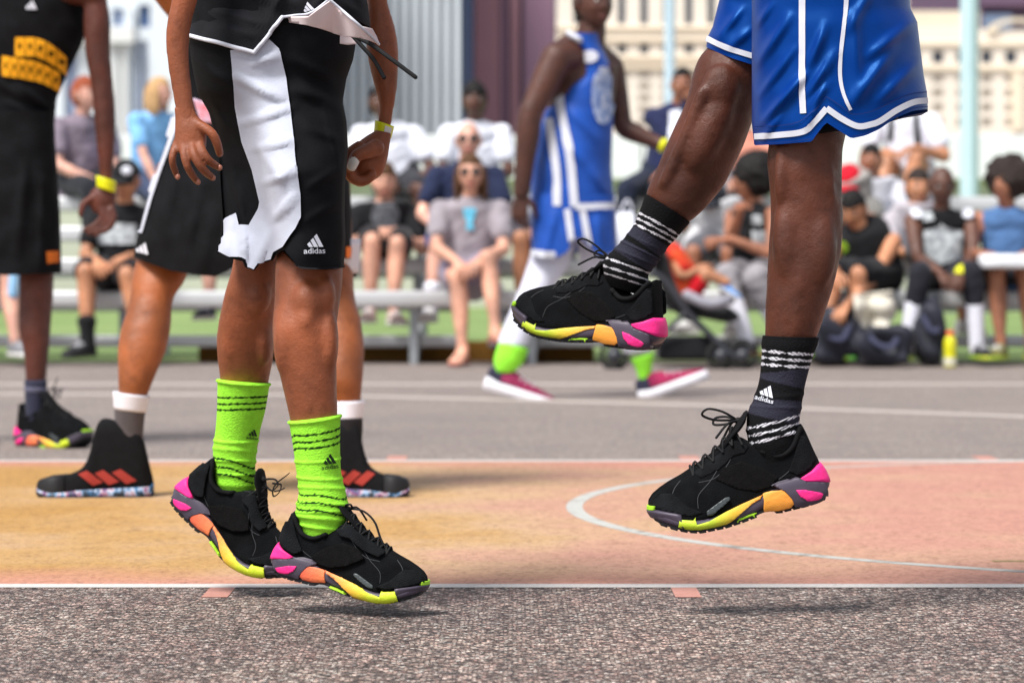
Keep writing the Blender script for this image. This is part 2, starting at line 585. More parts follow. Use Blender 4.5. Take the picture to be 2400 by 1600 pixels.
gr = ramp(t, [(0.3, srgb(92, 116, 60)), (0.55, srgb(124, 146, 82)), (0.75, srgb(150, 166, 106))])
t.links.new(g1, gr.inputs[0]); t.links.new(gr.outputs[0], b.inputs['Base Color'])
b.inputs['Roughness'].default_value = 0.9

def sheet(name, pts, z, mname, label=None, thick_=None):
    V = [(x, y, z) for x, y in pts]
    return tag(mk(name, V, [tuple(range(len(V)))], MATS[mname], smooth=False), kind='structure')

mat('bare_ground', srgb(150, 142, 132), rough=.9, var=.15, vscale=.2)
sheet('ground', [(-1500, -60), (1500, -60), (1500, 1800), (-1500, 1800)], 0.0, 'bare_ground')
sheet('grass', [(-60, 18.6), (60, 18.6), (60, 46), (-60, 46)], 0.003, 'grass')
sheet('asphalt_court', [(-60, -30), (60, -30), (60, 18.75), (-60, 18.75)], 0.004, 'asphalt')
D0, D1 = gd(1378), gd(1083)
sheet('painted_key', [(-6.2, D0), (1.95, D0), (3.9, D0), (3.9, D1), (-6.2, D1)], 0.0046, 'key_paint')

def strip(name, a, b_, w, z, mname, parent=None):
    a, b_ = Vector((*a, 0)), Vector((*b_, 0)); t_ = (b_ - a).normalized(); n_ = Vector((-t_.y, t_.x, 0)) * w / 2
    N = 8; V = []; Fc = []
    for i in range(N + 1):
        p = a + (b_ - a) * i / N
        V += [(p + n_) + Vector((0, 0, z)), (p - n_) + Vector((0, 0, z))]
    for i in range(N): Fc.append((2 * i, 2 * i + 1, 2 * i + 3, 2 * i + 2))
    return tag(mk(name, V, Fc, MATS[mname], smooth=False), kind='structure')

strip('lane_line', (-6.2, D0), (9, D0), 0.062, 0.0052, 'line_white')
strip('lane_line', (-6.2, D1), (9, D1), 0.07, 0.0052, 'line_white')
for x in (-2.18, -1.35, -0.521, 0.309, 1.14):
    strip('lane_hash_mark', (x, D0 - 0.031), (x, D0 - 0.19), 0.046, 0.0050, 'hash_pink')
for x in (-2.2, -1.25, -0.35, 0.54, 1.44):
    strip('lane_hash_mark', (x, D1 + 0.035), (x, D1 + 0.24), 0.06, 0.0050, 'hash_pink')

def arc(name, c, R, w, a0, a1, z, mname, n=90):
    V, Fc = [], []
    for i in range(n + 1):
        a = math.radians(a0 + (a1 - a0) * i / n)
        for r in (R - w / 2, R + w / 2): V.append((c[0] + r * math.cos(a), c[1] + r * math.sin(a), z))
    for i in range(n): Fc.append((2 * i, 2 * i + 1, 2 * i + 3, 2 * i + 2))
    return tag(mk(name, V, Fc, MATS[mname], smooth=False), kind='structure')
arc('free_throw_circle', (1.95, 7.18), 1.80, 0.040, 92, 268, 0.0051, 'line_grey')
dy = gd(1320)
arc('old_yellow_line', (0.97, dy - 0.75), 0.75, 0.022, 60, 92, 0.0054, 'line_yellow', 24)
strip('far_court_line', (-20, gd(902)), (20, gd(902)), 0.22, 0.0050, 'line_far')
# long gentle far arc
P = [W(x, y, gd(y)) for x, y in ((-400, 925), (500, 927), (857, 931), (1673, 953), (2400, 979), (2900, 1000))]
Q = resample([(p.x, p.y) for p in P], 40); V = []; Fc = []
for p in Q: V += [(p[0], p[1] - 0.10, 0.0054), (p[0], p[1] + 0.10, 0.0054)]
for i in range(39): Fc.append((2 * i, 2 * i + 2, 2 * i + 3, 2 * i + 1))
tag(mk('far_court_arc', V, Fc, MATS['line_far'], smooth=False), kind='structure')

# ------------------------------------------------------------------ bleachers
alu = mat('aluminium', srgb(204, 205, 206), rough=0.42, spec=0.5, metal=0.25, var=0.06, vscale=3)
alud = mat('galvanised', srgb(150, 154, 158), rough=0.5, metal=0.3, var=0.1, vscale=6)
timber = mat('timber', srgb(128, 88, 26), rough=0.8, var=0.3, vscale=3)
ROWS = [(18.02, 0.43), (18.72, 0.63), (19.42, 0.84), (20.12, 1.05)]     # depth and seat height
FOOT = [(18.38, 0.17), (19.06, 0.38), (19.78, 0.59)]

def bleacher(x0, x1, label, nrow=4, skid=None):
    r = empty('bleacher', ((x0 + x1) / 2, 18.0, 0.0), label, 'bleacher')
    for i, (d, z) in enumerate(ROWS[:nrow]):
        mk('seat_plank', *bevel_box(((x0 + x1) / 2, d + 0.12, z - 0.03), (x1 - x0, 0.25, 0.10), 0.018), alu, r)
    for d, z in FOOT[:nrow - 1]:
        mk('foot_plank', *bevel_box(((x0 + x1) / 2, d + 0.13, z - 0.035), (x1 - x0 + 0.04, 0.26, 0.07), 0.012), alu, r)
    n = max(2, int((x1 - x0) / 1.8) + 1)
    for i in range(n):
        x = x0 + 0.25 + (x1 - x0 - 0.5) * i / (n - 1)
        ms = [beam((x, 18.1, 0.035), (x, 20.4, 0.035), 0.05, 0.07)]
        for d, z in ROWS[:nrow]:
            ms.append(beam((x, d + 0.12, 0.05), (x, d + 0.12, z - 0.075), 0.05, 0.05, (0, 1, 0)))
        ms.append(beam((x + 0.03, 18.2, 0.1), (x + 0.03, 20.2, 0.98), 0.02, 0.05))
        mk('support_frame', *join(*ms), alud, r, smooth=False)
    if skid:
        mk('timber_skid', *bevel_box(((skid[0] + skid[1]) / 2, 18.72, 0.065), (skid[1] - skid[0], 0.12, 0.13), 0.01), timber, r)
    return r
k1 = 18.0 / F
bleacher((-500 - HX) * k1, (1065 - HX) * k1, 'aluminium bleacher with timber skid, woman in grey at its rounded end', skid=((438 - HX) * k1, (1400 - HX) * k1))
bleacher((1150 - HX) * k1, (2900 - HX) * k1, 'aluminium bleacher carrying the bald player and spectators beside the stroller')

# ------------------------------------------------------------------ wall, poles, buildings
def part_box(name, px0, px1, py0, py1, d, dep, m_, parent, smooth=False):
    a, b_ = W(px0, py1, d), W(px1, py0, d)
    return mk(name, *box(((a.x + b_.x) / 2, d + dep / 2, (a.z + b_.z) / 2), (b_.x - a.x, dep, b_.z - a.z)), m_, parent, smooth)

wallm = mat('wall_white', srgb(232, 232, 238), rough=0.8, var=0.05, vscale=0.4)
sage = mat('wall_sage', srgb(190, 190, 178), rough=0.85, var=0.12, vscale=0.8)
wr = empty('parapet_wall', (0, 46, 0), 'long white parapet wall with pale sage base behind the bleachers', 'wall')
mk('base', *box((0, 46.25, 0.98), (60, 0.5, 1.96)), sage, wr, False)
for i in range(15):
    mk('panel', *bevel_box((-28 + i * 4, 46.2, 2.3), (3.97, 0.8, 0.68), 0.02), wallm, wr, False)

cyan = mat('pole_cyan', srgb(190, 214, 226), rough=0.45, var=0.05, vscale=2)
def pole(px, wpx, d, label):
    c = W(px, 632, d); rr = wpx * d / F / 2
    r = empty('light_pole', (c.x, d, 0), label, 'pole')
    mk('shaft', *tube([(c.x, d, 0.0), (c.x, d, 9), (c.x, d, 18)], [rr, rr * 0.95, rr * 0.8], 16, 12), cyan, r)
    mk('base_plate', *bevel_box((c.x, d, 0.03), (rr * 5, rr * 5, 0.06), 0.01), alud, r, False)
    mk('collar', *tube([(c.x, d, 0.0), (c.x, d, 0.5)], [rr * 1.5, rr * 1.4], 16, 4), cyan, r)
    mk('lamp_head', *bevel_box((c.x, d - 0.5, 18), (0.5, 1.4, 0.25), 0.05), alud, r, False)
pole(1570, 26, 58, 'thin pale cyan light pole behind the player walking in blue')
pole(2272, 44, 40, 'thick pale cyan light pole in front of the arched beige building')

glass = mat('glass_dark', srgb(62, 68, 84), rough=0.15, spec=0.6)
glassp = mat('glass_pale', srgb(196, 188, 178), rough=0.25, spec=0.6)
glassb = mat('glass_blue', srgb(70, 96, 138), rough=0.2, spec=0.6)

def facade(parent, name, px0, px1, py0, py1, d, wins, m_, depth=15.0):
    """wall with real openings; wins: (x0,x1,y0,y1,material) in photograph pixels"""
    xs = sorted({px0, px1, *[w[0] for w in wins], *[w[1] for w in wins]})
    ys = sorted({py0, py1, *[w[2] for w in wins], *[w[3] for w in wins]})
    xs = [x for x in xs if px0 <= x <= px1]; ys = [y for y in ys if py0 <= y <= py1]
    V, Fc = [], []
    idx = {}
    def vid(x, y, o):
        k = (x, y, o)
        if k not in idx:
            idx[k] = len(V); p = W(x, y, d); V.append((p.x, d + o, p.z))
        return idx[k]
    for i in range(len(xs) - 1):
        for j in range(len(ys) - 1):
            cx, cy = (xs[i] + xs[i + 1]) / 2, (ys[j] + ys[j + 1]) / 2
            if any(w[0] < cx < w[1] and w[2] < cy < w[3] for w in wins): continue
            Fc.append((vid(xs[i], ys[j + 1], 0), vid(xs[i + 1], ys[j + 1], 0), vid(xs[i + 1], ys[j], 0), vid(xs[i], ys[j], 0)))
    for w in wins:
        q = [(w[0], w[2]), (w[1], w[2]), (w[1], w[3]), (w[0], w[3])]
        for i in range(4):
            a, b_ = q[i], q[(i + 1) % 4]
            Fc.append((vid(*a, 0), vid(*b_, 0), vid(*b_, 0.45), vid(*a, 0.45)))
    q = [(px0, py0), (px1, py0), (px1, py1), (px0, py1)]
    for i in range(4):
        a, b_ = q[i], q[(i + 1) % 4]
        Fc.append((vid(*a, 0), vid(*a, depth), vid(*b_, depth), vid(*b_, 0)))
    o = mk(name, V, Fc, m_, parent, False)
    for w in wins:
        f = part_box('window', w[0] - 0.6, w[1] + 0.6, w[2] - 0.6, w[3] + 0.6, d + 0.4, 0.08, w[4], parent)
    return o

GY = 632 + F * CH / 300.0
beige = mat('stone_beige', srgb(238, 228, 214), rough=0.85, var=0.06, vscale=0.15)
beige2 = mat('stone_cream', srgb(236, 222, 198), rough=0.85, var=0.06, vscale=0.15)
bd = empty('office_building', (W(1720, 632, 300).x, 300, 0), 'beige stone building with tall slot windows behind the walking player in blue', 'building')
wins = []
for k in range(16):
    x = 1291 + k * 52.4
    for yy in (-330, -130): wins.append((x, x + 18, yy, yy + 188, glass))
    wins.append((x - 1, x + 20, 103, 127, glass))
    for r_ in range(5): wins.append((x - 4, x + 24, 168 + r_ * 27, 184 + r_ * 27, glassp))
wins = [w for w in wins if w[0] > 1306 and w[1] < 2120]
facade(bd, 'wall', 1303, 2128, -420, GY, 300, wins, beige)
for y in (64, 92, 134, 156): part_box('string_course', 1303, 2128, y, y + 4, 299.6, 0.5, beige2, bd)
part_box('cornice', 1296, 2134, -428, -416, 299.2, 3, beige2, bd)

be = empty('low_building', (W(2290, 632, 280).x, 280, 0), 'cream stone building with square windows beside the thick cyan pole', 'building')
GY2 = 632 + F * CH / 280.0
wins = []
for k in range(7):
    x = 2128 + k * 57
    wins.append((x, x + 27, 119, 149, glass))
    for r_ in range(4): wins.append((x, x + 27, 174 + r_ * 34, 195 + r_ * 34, glassp))
facade(be, 'wall', 2110, 2520, 70, GY2, 280, [w for w in wins if w[0] > 2112], beige, 12)
part_box('attic', 2132, 2296, 26, 70, 280.4, 10, beige2, be)
part_box('string_course', 2110, 2520, 156, 164, 279.7, 0.5, beige2, be)
part_box('string_course', 2110, 2520, 100, 106, 279.7, 0.5, beige2, be)
c = W(2385, 76, 279.6)
V, Fc = [], []
for j, rr in enumerate((2.2, 1.6)):
    for i in range(17):
        a = math.pi * i / 16
        V.append((c.x + rr * 1.3 * math.cos(a), 279.6, c.z + rr * 0.6 * math.sin(a)))
for i in range(16): Fc.append((i, i + 1, 18 + i, 17 + i))
mk('arch', *thick(V, Fc, 0.6), beige2, be, False)
part_box('pier', 2372, 2398, 170, 305, 279.5, 0.5, beige2, be)

mauve = mat('stone_mauve', srgb(132, 102, 122), rough=0.7, var=0.06, vscale=0.1)
mauved = mat('stone_mauve_dark', srgb(104, 84, 106), rough=0.7, var=0.06, vscale=0.1)
rose = mat('stone_rose', srgb(158, 116, 126), rough=0.7, var=0.06, vscale=0.1)
bt = empty('mauve_tower', (W(2330, 632, 360).x, 360, 0), 'dark mauve tower with blue ledge rising behind the cream building', 'building')
GY3 = 632 + F * CH / 360.0
part_box('wall', 2100, 2560, -300, GY3, 360, 20, mauved, bt)
part_box('ledge', 2308, 2372, 34, 70, 358, 2, mat('steel_blue', srgb(120, 138, 164), rough=0.5, var=0.1), bt)
part_box('ledge', 2300, 2560, 8, 13, 358.5, 1.5, mauve, bt)

GY4 = 632 + F * CH / 250.0
bc = empty('mauve_building', (W(1200, 632, 250).x, 250, 0), 'brown mauve building with rose pilasters beside the grey finned tower', 'building')
part_box('wall', 1096, 1304, -320, GY4, 250, 15, mauved, bc)
for a, b_, mm in ((1112, 1172, rose), (1196, 1217, rose), (1176, 1188, mauve), (1228, 1300, mauve)):
    part_box('pilaster', a, b_, -320, GY4, 249.2, 0.8, mm, bc)

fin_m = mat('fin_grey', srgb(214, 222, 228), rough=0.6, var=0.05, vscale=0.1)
fin_d = mat('fin_wall_dark', srgb(90, 102, 124), rough=0.6, var=0.05, vscale=0.1)  # own dark blue grey of the wall behind the fins
navy = mat('fin_navy', srgb(74, 90, 124), rough=0.5)
bf = empty('finned_tower', (W(930, 632, 240).x, 240, 0), 'pale grey tower clad in vertical metal fins', 'building')
GY5 = 632 + F * CH / 240.0
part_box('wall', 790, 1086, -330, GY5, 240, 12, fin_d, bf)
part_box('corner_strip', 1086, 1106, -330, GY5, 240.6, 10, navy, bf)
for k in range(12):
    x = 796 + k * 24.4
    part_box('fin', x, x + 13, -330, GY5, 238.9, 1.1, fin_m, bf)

pale = mat('render_pale', srgb(218, 226, 232), rough=0.7, var=0.04, vscale=0.1)
pale2 = mat('render_white', srgb(222, 224, 222), rough=0.7, var=0.04, vscale=0.1)
slate = mat('panel_slate', srgb(138, 150, 176), rough=0.4, var=0.05)
ba = empty('pale_building', (W(300, 632, 230).x, 230, 0), 'pale blue grey building with navy window behind the spectators at the left', 'building')
GY6 = 632 + F * CH / 230.0
wins = [(324, 352, 12, 65, glassb), (262, 291, 20, 62, slate), (312, 346, 96, 290, slate), (200, 228, 20, 62, slate), (150, 182, 96, 290, slate), (60, 92, 96, 290, slate), (420, 452, 12, 65, glassb), (520, 552, 12, 65, glassb), (620, 652, 12, 65, glassb)]
for k in range(5): wins.append((120 - k * 52, 148 - k * 52, 20, 62, glassb))
for k in range(9): wins.append((60 + k * 88, 88 + k * 88, -130, -60, glassb))
facade(ba, 'wall', -300, 790, -300, GY6, 230, wins, pale, 12)
part_box('balcony', 246, 312, 64, 100, 228.9, 1.1, pale2, ba)
part_box('balcony', 120, 232, 64, 100, 228.9, 1.1, pale2, ba)
part_box('pilaster', 294, 311, 18, 63, 229.5, 0.5, pale, ba)
for x in (268, 290): part_box('pilaster', x - 6, x + 6, 104, GY6, 229.5, 0.5, pale2, ba)
part_box('pilaster', 326, 329, 97, 289, 229.7, 0.6, pale, ba)
# ------------------------------------------------------------------ skin and cloth materials
def skin(name, r, g, b, rough=0.44, spec=0.45):
    """skin: mottled tone, uneven sheen, pores"""
    c = srgb(r, g, b)
    m, t, bs = node_mat('skin_' + name)
    tc = t.nodes.new('ShaderNodeTexCoord')
    n1 = noise(t, tc, 7, 4, .6); n2 = noise(t, tc, 24, 8, .72); n3 = noise(t, tc, 34, 3, .6); n4 = noise(t, tc, 420, 3, .7)
    r1 = ramp(t, [(.34, tuple(x * .72 for x in c)), (.5, c), (.68, tuple(min(1, x * k) for x, k in zip(c, (1.42, 1.38, 1.34))))])
    t.links.new(n1, r1.inputs[0])
    r2 = ramp(t, [(.32, (.62, .58, .56)), (.47, (1, 1, 1)), (.62, (1.0, 1.0, 1.0)), (.74, (1.25, 1.2, 1.16))])
    t.links.new(n2, r2.inputs[0])
    t.links.new(mixn(t, 'MULTIPLY', .8, r1.outputs[0], r2.outputs[0]), bs.inputs['Base Color'])
    r3 = ramp(t, [(.3, (rough - .10,) * 3), (.7, (rough + .18,) * 3)])
    t.links.new(n3, r3.inputs[0]); t.links.new(r3.outputs[0], bs.inputs['Roughness'])
    bs.inputs['Specular IOR Level'].default_value = spec
    b1 = t.nodes.new('ShaderNodeBump'); b1.inputs['Strength'].default_value = .22; b1.inputs['Distance'].default_value = .0025
    t.links.new(n4, b1.inputs['Height'])
    b2 = t.nodes.new('ShaderNodeBump'); b2.inputs['Strength'].default_value = .25; b2.inputs['Distance'].default_value = .02
    t.links.new(n2, b2.inputs['Height']); t.links.new(b1.outputs[0], b2.inputs['Normal'])
    t.links.new(b2.outputs[0], bs.inputs['Normal'])
    return m

SK_P1 = skin('brown', 138, 76, 47, .44, .4)
SK_P2 = skin('deep', 82, 41, 25, 0.42, 0.42)
SK_P3 = skin('tan', 142, 80, 42)
SK_P4 = skin('dark', 86, 42, 30)
SK_P5 = skin('darker', 78, 46, 36)
SK_L = skin('light', 212, 158, 134)
SK_L2 = skin('pink', 222, 168, 148)
SK_M = skin('medium', 158, 104, 78)
SK_D = skin('deepbrown', 92, 60, 48)
SK_T = skin('olive', 190, 132, 98)

SUEDE = mat('suede_black', (0.0040, 0.0044, 0.0052), rough=0.95, spec=0.10, var=0.5, vscale=30, bump=0.3, bscale=400, sheen=0.02)
TEXT_BLK = mat('textile_black', (0.006, 0.006, 0.007), rough=0.85, spec=0.15, var=0.2, vscale=60)
RUB_GREY = mat('rubber_plum', srgb(74, 66, 80), rough=0.45, spec=0.4, var=0.1, vscale=30)
RUB_BLK = mat('rubber_black', (0.012, 0.012, 0.014), rough=0.6, spec=0.3)
PINK = mat('foam_pink', srgb(252, 50, 140), rough=0.55, spec=0.3, var=0.06, vscale=40, bump=0.15, bscale=120)
LIME_F = mat('foam_lime', srgb(168, 222, 48), rough=0.55, spec=0.3)
SEAM = mat('seam_grey', (0.035, 0.037, 0.042), rough=0.6)
WIN_GREY = mat('shoe_window', srgb(66, 72, 74), rough=0.4, spec=0.4)
LACE = mat('lace_black', (0.012, 0.012, 0.013), rough=0.8, spec=0.25)
# midsole foam: coral at the heel end running to lime at the toe
def grad_mat(name, stops):
    m, t, b = node_mat(name)
    at = t.nodes.new('ShaderNodeVertexColor'); at.layer_name = 'Col'
    s = t.nodes.new('ShaderNodeSeparateColor'); t.links.new(at.outputs[0], s.inputs[0])
    r = ramp(t, stops); t.links.new(s.outputs[0], r.inputs[0])
    t.links.new(r.outputs[0], b.inputs['Base Color']); b.inputs['Roughness'].default_value = 0.55
    tc = t.nodes.new('ShaderNodeTexCoord')
    w = noise(t, tc, 90, 3, 0.6)
    bp = t.nodes.new('ShaderNodeBump'); bp.inputs['Strength'].default_value = 0.3; bp.inputs['Distance'].default_value = 0.004
    t.links.new(w, bp.inputs['Height']); t.links.new(bp.outputs[0], b.inputs['Normal'])
    return m
FOAM_A = grad_mat('foam_coral_lime', [(0.2, srgb(242, 104, 78)), (0.40, srgb(246, 138, 82)), (0.56, srgb(240, 184, 62)), (0.70, srgb(202, 216, 44)), (1, srgb(200, 222, 36))])
FOAM_B = grad_mat('foam_orange_lime', [(0.2, srgb(246, 158, 62)), (0.42, srgb(242, 164, 60)), (0.56, srgb(226, 190, 56)), (0.68, srgb(186, 208, 48)), (1, srgb(196, 222, 40))])

SU = 0.0002395      # metres per traced shoe unit
PLAN = [(-25, .012), (-12, .022), (14, .030), (60, .036), (150, .040), (300, .040), (480, .040), (620, .044), (760, .049), (900, .053), (1000, .0535), (1080, .050), (1160, .042), (1220, .031), (1255, .018), (1268, .008)]
SOLE_B = [(-25, 96), (-12, 70), (14, 42), (60, 14), (120, 4), (200, 0), (378, 2), (430, 18), (494, 28), (550, 12), (650, 0), (772, -8), (954, 2), (1040, 28), (1114, 62), (1200, 116), (1250, 158), (1268, 205)]
SOLE_T = [(-25, 140), (-12, 214), (14, 262), (90, 222), (184, 190), (275, 196), (392, 176), (466, 148), (627, 120), (794, 84), (900, 74), (965, 84), (1076, 118), (1150, 168), (1240, 224), (1262, 252), (1268, 236)]
UP_T = [(12, 262), (26, 320), (44, 420), (60, 516), (74, 556), (105, 542), (150, 470), (200, 412), (260, 388), (320, 394), (380, 436), (440, 496), (500, 556), (560, 592), (650, 556), (740, 500), (910, 428), (990, 398), (1080, 372), (1150, 344), (1210, 312), (1245, 276), (1256, 250)]
UP_W = [(12, .016), (26, .025), (60, .031), (150, .036), (300, .037), (480, .037), (620, .040), (760, .045), (900, .049), (1000, .049), (1080, .046), (1160, .038), (1220, .026), (1245, .016), (1256, .007)]
UP_TW = [(12, .010), (60, .018), (110, .026), (215, .033), (300, .033), (385, .026), (462, .020), (560, .016), (740, .014), (900, .012), (1080, .010), (1256, .003)]

def cur(tab, u):
    return float(np.interp(u, [a for a, _ in tab], [b for _, b in tab]))

def shoe_geo():
    us = sorted(set([a for a, _ in PLAN] + [a for a, _ in SOLE_B] + list(range(0, 1260, 30))))
    rings = []
    for u in us:
        h = cur(PLAN, u); zb = cur(SOLE_B, u) * SU; zt = cur(SOLE_T, u) * SU
        if zt < zb + .002: zt = zb + .002
        r = []
        prof = [(0.90, 0.0), (1.0, 0.22), (1.03, 0.5), (1.0, 0.8), (0.94, 1.0)]
        for k, z in prof: r.append((u * SU, -h * k, zb + (zt - zb) * z))
        for k, z in reversed(prof): r.append((u * SU, h * k, zb + (zt - zb) * z))
        rings.append(r)
    sole = loft(rings)
    us = sorted(set([a for a, _ in UP_T] + list(range(20, 1256, 24))))
    rings = []
    for u in us:
        hb = cur(UP_W, u); ht = min(cur(UP_TW, u), hb * 0.95)
        zb = max(cur(SOLE_B, u) + 14, 20) * SU; zt = cur(UP_T, u) * SU
        r = []
        ks = [0, 0.2, 0.4, 0.58, 0.73, 0.85, 0.94, 1.0]
        for k in ks: r.append((u * SU, -(ht + (hb - ht) * math.sqrt(max(0, 1 - k * k)) * (1 - .12 * k)), zb + (zt - zb) * k))
        dome = 0.003 if 120 < u < 420 else 0.006
        for s in (-0.5, 0, 0.5): r.append((u * SU, ht * s, zt + dome * (1 - abs(s) * 1.2)))
        for k in reversed(ks): r.append((u * SU, (ht + (hb - ht) * math.sqrt(max(0, 1 - k * k)) * (1 - .12 * k)), zb + (zt - zb) * k))
        rings.append(r)
    upper = loft(rings)
    return sole, upper

SHOE_SOLE, SHOE_UPPER = shoe_geo()
T_SOLE, T_UP = bvh(*SHOE_SOLE), bvh(*subsurf(*SHOE_UPPER))
T_BOTH = bvh(*join(SHOE_SOLE, SHOE_UPPER))
POLY = {
    'heel_foam': [(14, 262), (90, 222), (180, 188), (150, 160), (60, 132), (-16, 104), (-25, 128), (-12, 208)],
    'heel_window': [(236, 119), (167, 104), (62, 53), (80, 26), (110, 18), (174, 32), (217, 68)],
    'stabiliser': [(398, 194), (340, 208), (275, 211), (184, 188), (150, 158), (60, 132), (30, 118), (30, 30), (80, 4), (200, -4), (268, 8), (272, 40), (280, 74), (318, 134)],
    'rear_foam': [(323, 142), (280, 76), (270, 34), (300, 10), (380, 10), (488, 36), (470, 100), (466, 146), (400, 150)],
    'fore_foam': [(466, 148), (540, 140), (627, 122), (720, 96), (794, 74), (880, 52), (968, 48), (972, 98), (1060, 116), (1076, 116), (1096, 64), (1030, 26), (954, 8), (860, -2), (762, -2), (700, 22), (644, 52), (549, 100), (490, 118)],
    'under_foam': [(536, 24), (600, 20), (690, -2), (660, -16), (560, 2)],
    'toe_guard': [(1066, 146), (1150, 182), (1240, 222), (1262, 190), (1246, 148), (1180, 100), (1112, 60), (1094, 64)],
    'toe_tip': [(1236, 224), (1256, 256), (1264, 246), (1267, 205)],
    'side_window': [(884, 96), (880, 124), (800, 158), (728, 188), (704, 186), (700, 168), (760, 130), (850, 92)],
}

PANEL_A = mat('suede_charcoal', (0.0066, 0.0072, 0.0084), rough=0.92, spec=0.14, var=0.5, vscale=34, bump=0.35, bscale=420)
PANEL_B = mat('mesh_umber', (0.0050, 0.0046, 0.0046), rough=0.85, spec=0.1, var=0.3, vscale=120, bump=0.4, bscale=600)
PANELS = [('quarter_panel', [(330, 232), (420, 330), (560, 418), (690, 400), (760, 330), (640, 235), (500, 172), (400, 184)], PANEL_B),
          ('toe_panel', [(905, 120), (1000, 190), (1075, 305), (1150, 322), (1215, 282), (1236, 240), (1150, 190), (1070, 152), (980, 112)], PANEL_A),
          ('heel_panel', [(40, 300), (64, 470), (112, 505), (180, 372), (250, 262), (190, 214), (100, 244)], PANEL_A),
          ('eyestay_panel', [(480, 505), (560, 575), (700, 500), (860, 430), (896, 412), (860, 366), (720, 398), (600, 466), (520, 468)], PANEL_A)]

def side_patch(poly, sgn, off, tree, step=14):
    V2, Fc = grid_poly(poly, step)
    out = []
    for u, w in V2:
        if tree is T_SOLE: w = min(w, cur(SOLE_T, u) - 7); w = max(w, cur(SOLE_B, u) + 3)
        o_ = Vector((u * SU, sgn * 0.2, w * SU)); d_ = Vector((0, -sgn, 0))
        h = tree.ray_cast(o_, d_)
        if h[0] is None:
            q = tree.find_nearest(Vector((u * SU, sgn * 0.01, w * SU)))
            p, n_ = q[0], q[1]
        else: p, n_ = h[0], h[1]
        if n_.y * sgn < 0: n_ = -n_
        out.append(p + (n_ * 0.6 + Vector((0, sgn, 0)) * 0.6).normalized() * off)
    return thick(out, Fc, 0.006 if off < .004 else 0.006)

def wrap(us, lo, hi, end, wid, toe=False, smax=1.0, off=.0025, n=25, m=6):
    """band of sole wall running round the heel or the toe; lo/hi: wall heights by traced unit; end: tip position by height"""
    V, Fc = [], []
    for i in range(n):
        q = (2 * i / (n - 1) - 1) * smax; sg = 1 if q >= 0 else -1; a = abs(q) * math.pi / 2
        e0 = end[len(end) // 2][1]
        un = e0 + (us - e0) * (1 - math.cos(a))
        l, h = cur(lo, un), cur(hi, un)
        for j in range(m):
            w = l + (h - l) * j / (m - 1)
            e = cur(end, w)
            u = e + (us - e) * (1 - math.cos(a)); tip = 1268 if toe else -25
            y = sg * cur(PLAN, tip + (us - tip) * (1 - math.cos(a))) * min(1, abs(q) * 5)
            ou = (-1 if not toe else 1) * math.cos(a) * off; oy = sg * math.sin(a) * off
            V.append((u * SU + ou, y + oy, w * SU))
    for i in range(n - 1):
        for j in range(m - 1):
            k = i * m + j; Fc.append((k, k + 1, k + m + 1, k + m))
    return thick(V, Fc, -.008 if toe else .008)

WRAP_HEEL = wrap(186, [(-25, 98), (60, 132), (150, 160), (186, 186)], [(-25, 262), (14, 262), (90, 224), (186, 190)], [(96, -25), (140, -24), (214, -10), (262, 14)], .0412)
WRAP_TOE = wrap(1066, [(1040, 30), (1066, 42), (1114, 64), (1200, 118), (1250, 160), (1268, 186)], [(1066, 146), (1150, 182), (1240, 222), (1268, 224)], [(60, 1120), (116, 1205), (160, 1252), (205, 1268), (225, 1266)], .0525, True)
WRAP_TIP = wrap(1066, [(1066, 146), (1240, 220), (1268, 222)], [(1066, 146), (1190, 204), (1240, 250), (1268, 256)], [(200, 1267), (225, 1266), (256, 1258)], .0525, True, .36, .0022)

def lace_lines():
    out = []
    def top(u, s):
        z = cur(UP_T, u) * SU; w = cur(UP_TW, u)
        return Vector((u * SU, s * (w + .012), z - 0.012 + 0.004))
    def crest(u, s=0):
        return Vector((u * SU, s, (cur(UP_T, u) + max(0, 640 - u) * .55) * SU + 0.009))
    us = [520, 590, 665, 745, 830, 905]
    for i in range(len(us) - 1):
        for s in (-1, 1):
            out.append([top(us[i], s), crest((us[i] + us[i + 1]) / 2, s * 0.002), top(us[i + 1], -s)])
    out.append([top(905, -1), crest(905), top(905, 1)])
    return out

def tongue_geo():
    pts = [Vector((u * SU, 0, w * SU)) for u, w in ((640, 545), (580, 604), (520, 650), (475, 694), (452, 722))]
    return tube(pts, [(.020, .004), (.024, .005), (.027, .006), (.027, .006), (.024, .004)], 16, 18, side=(0, 1, 0))

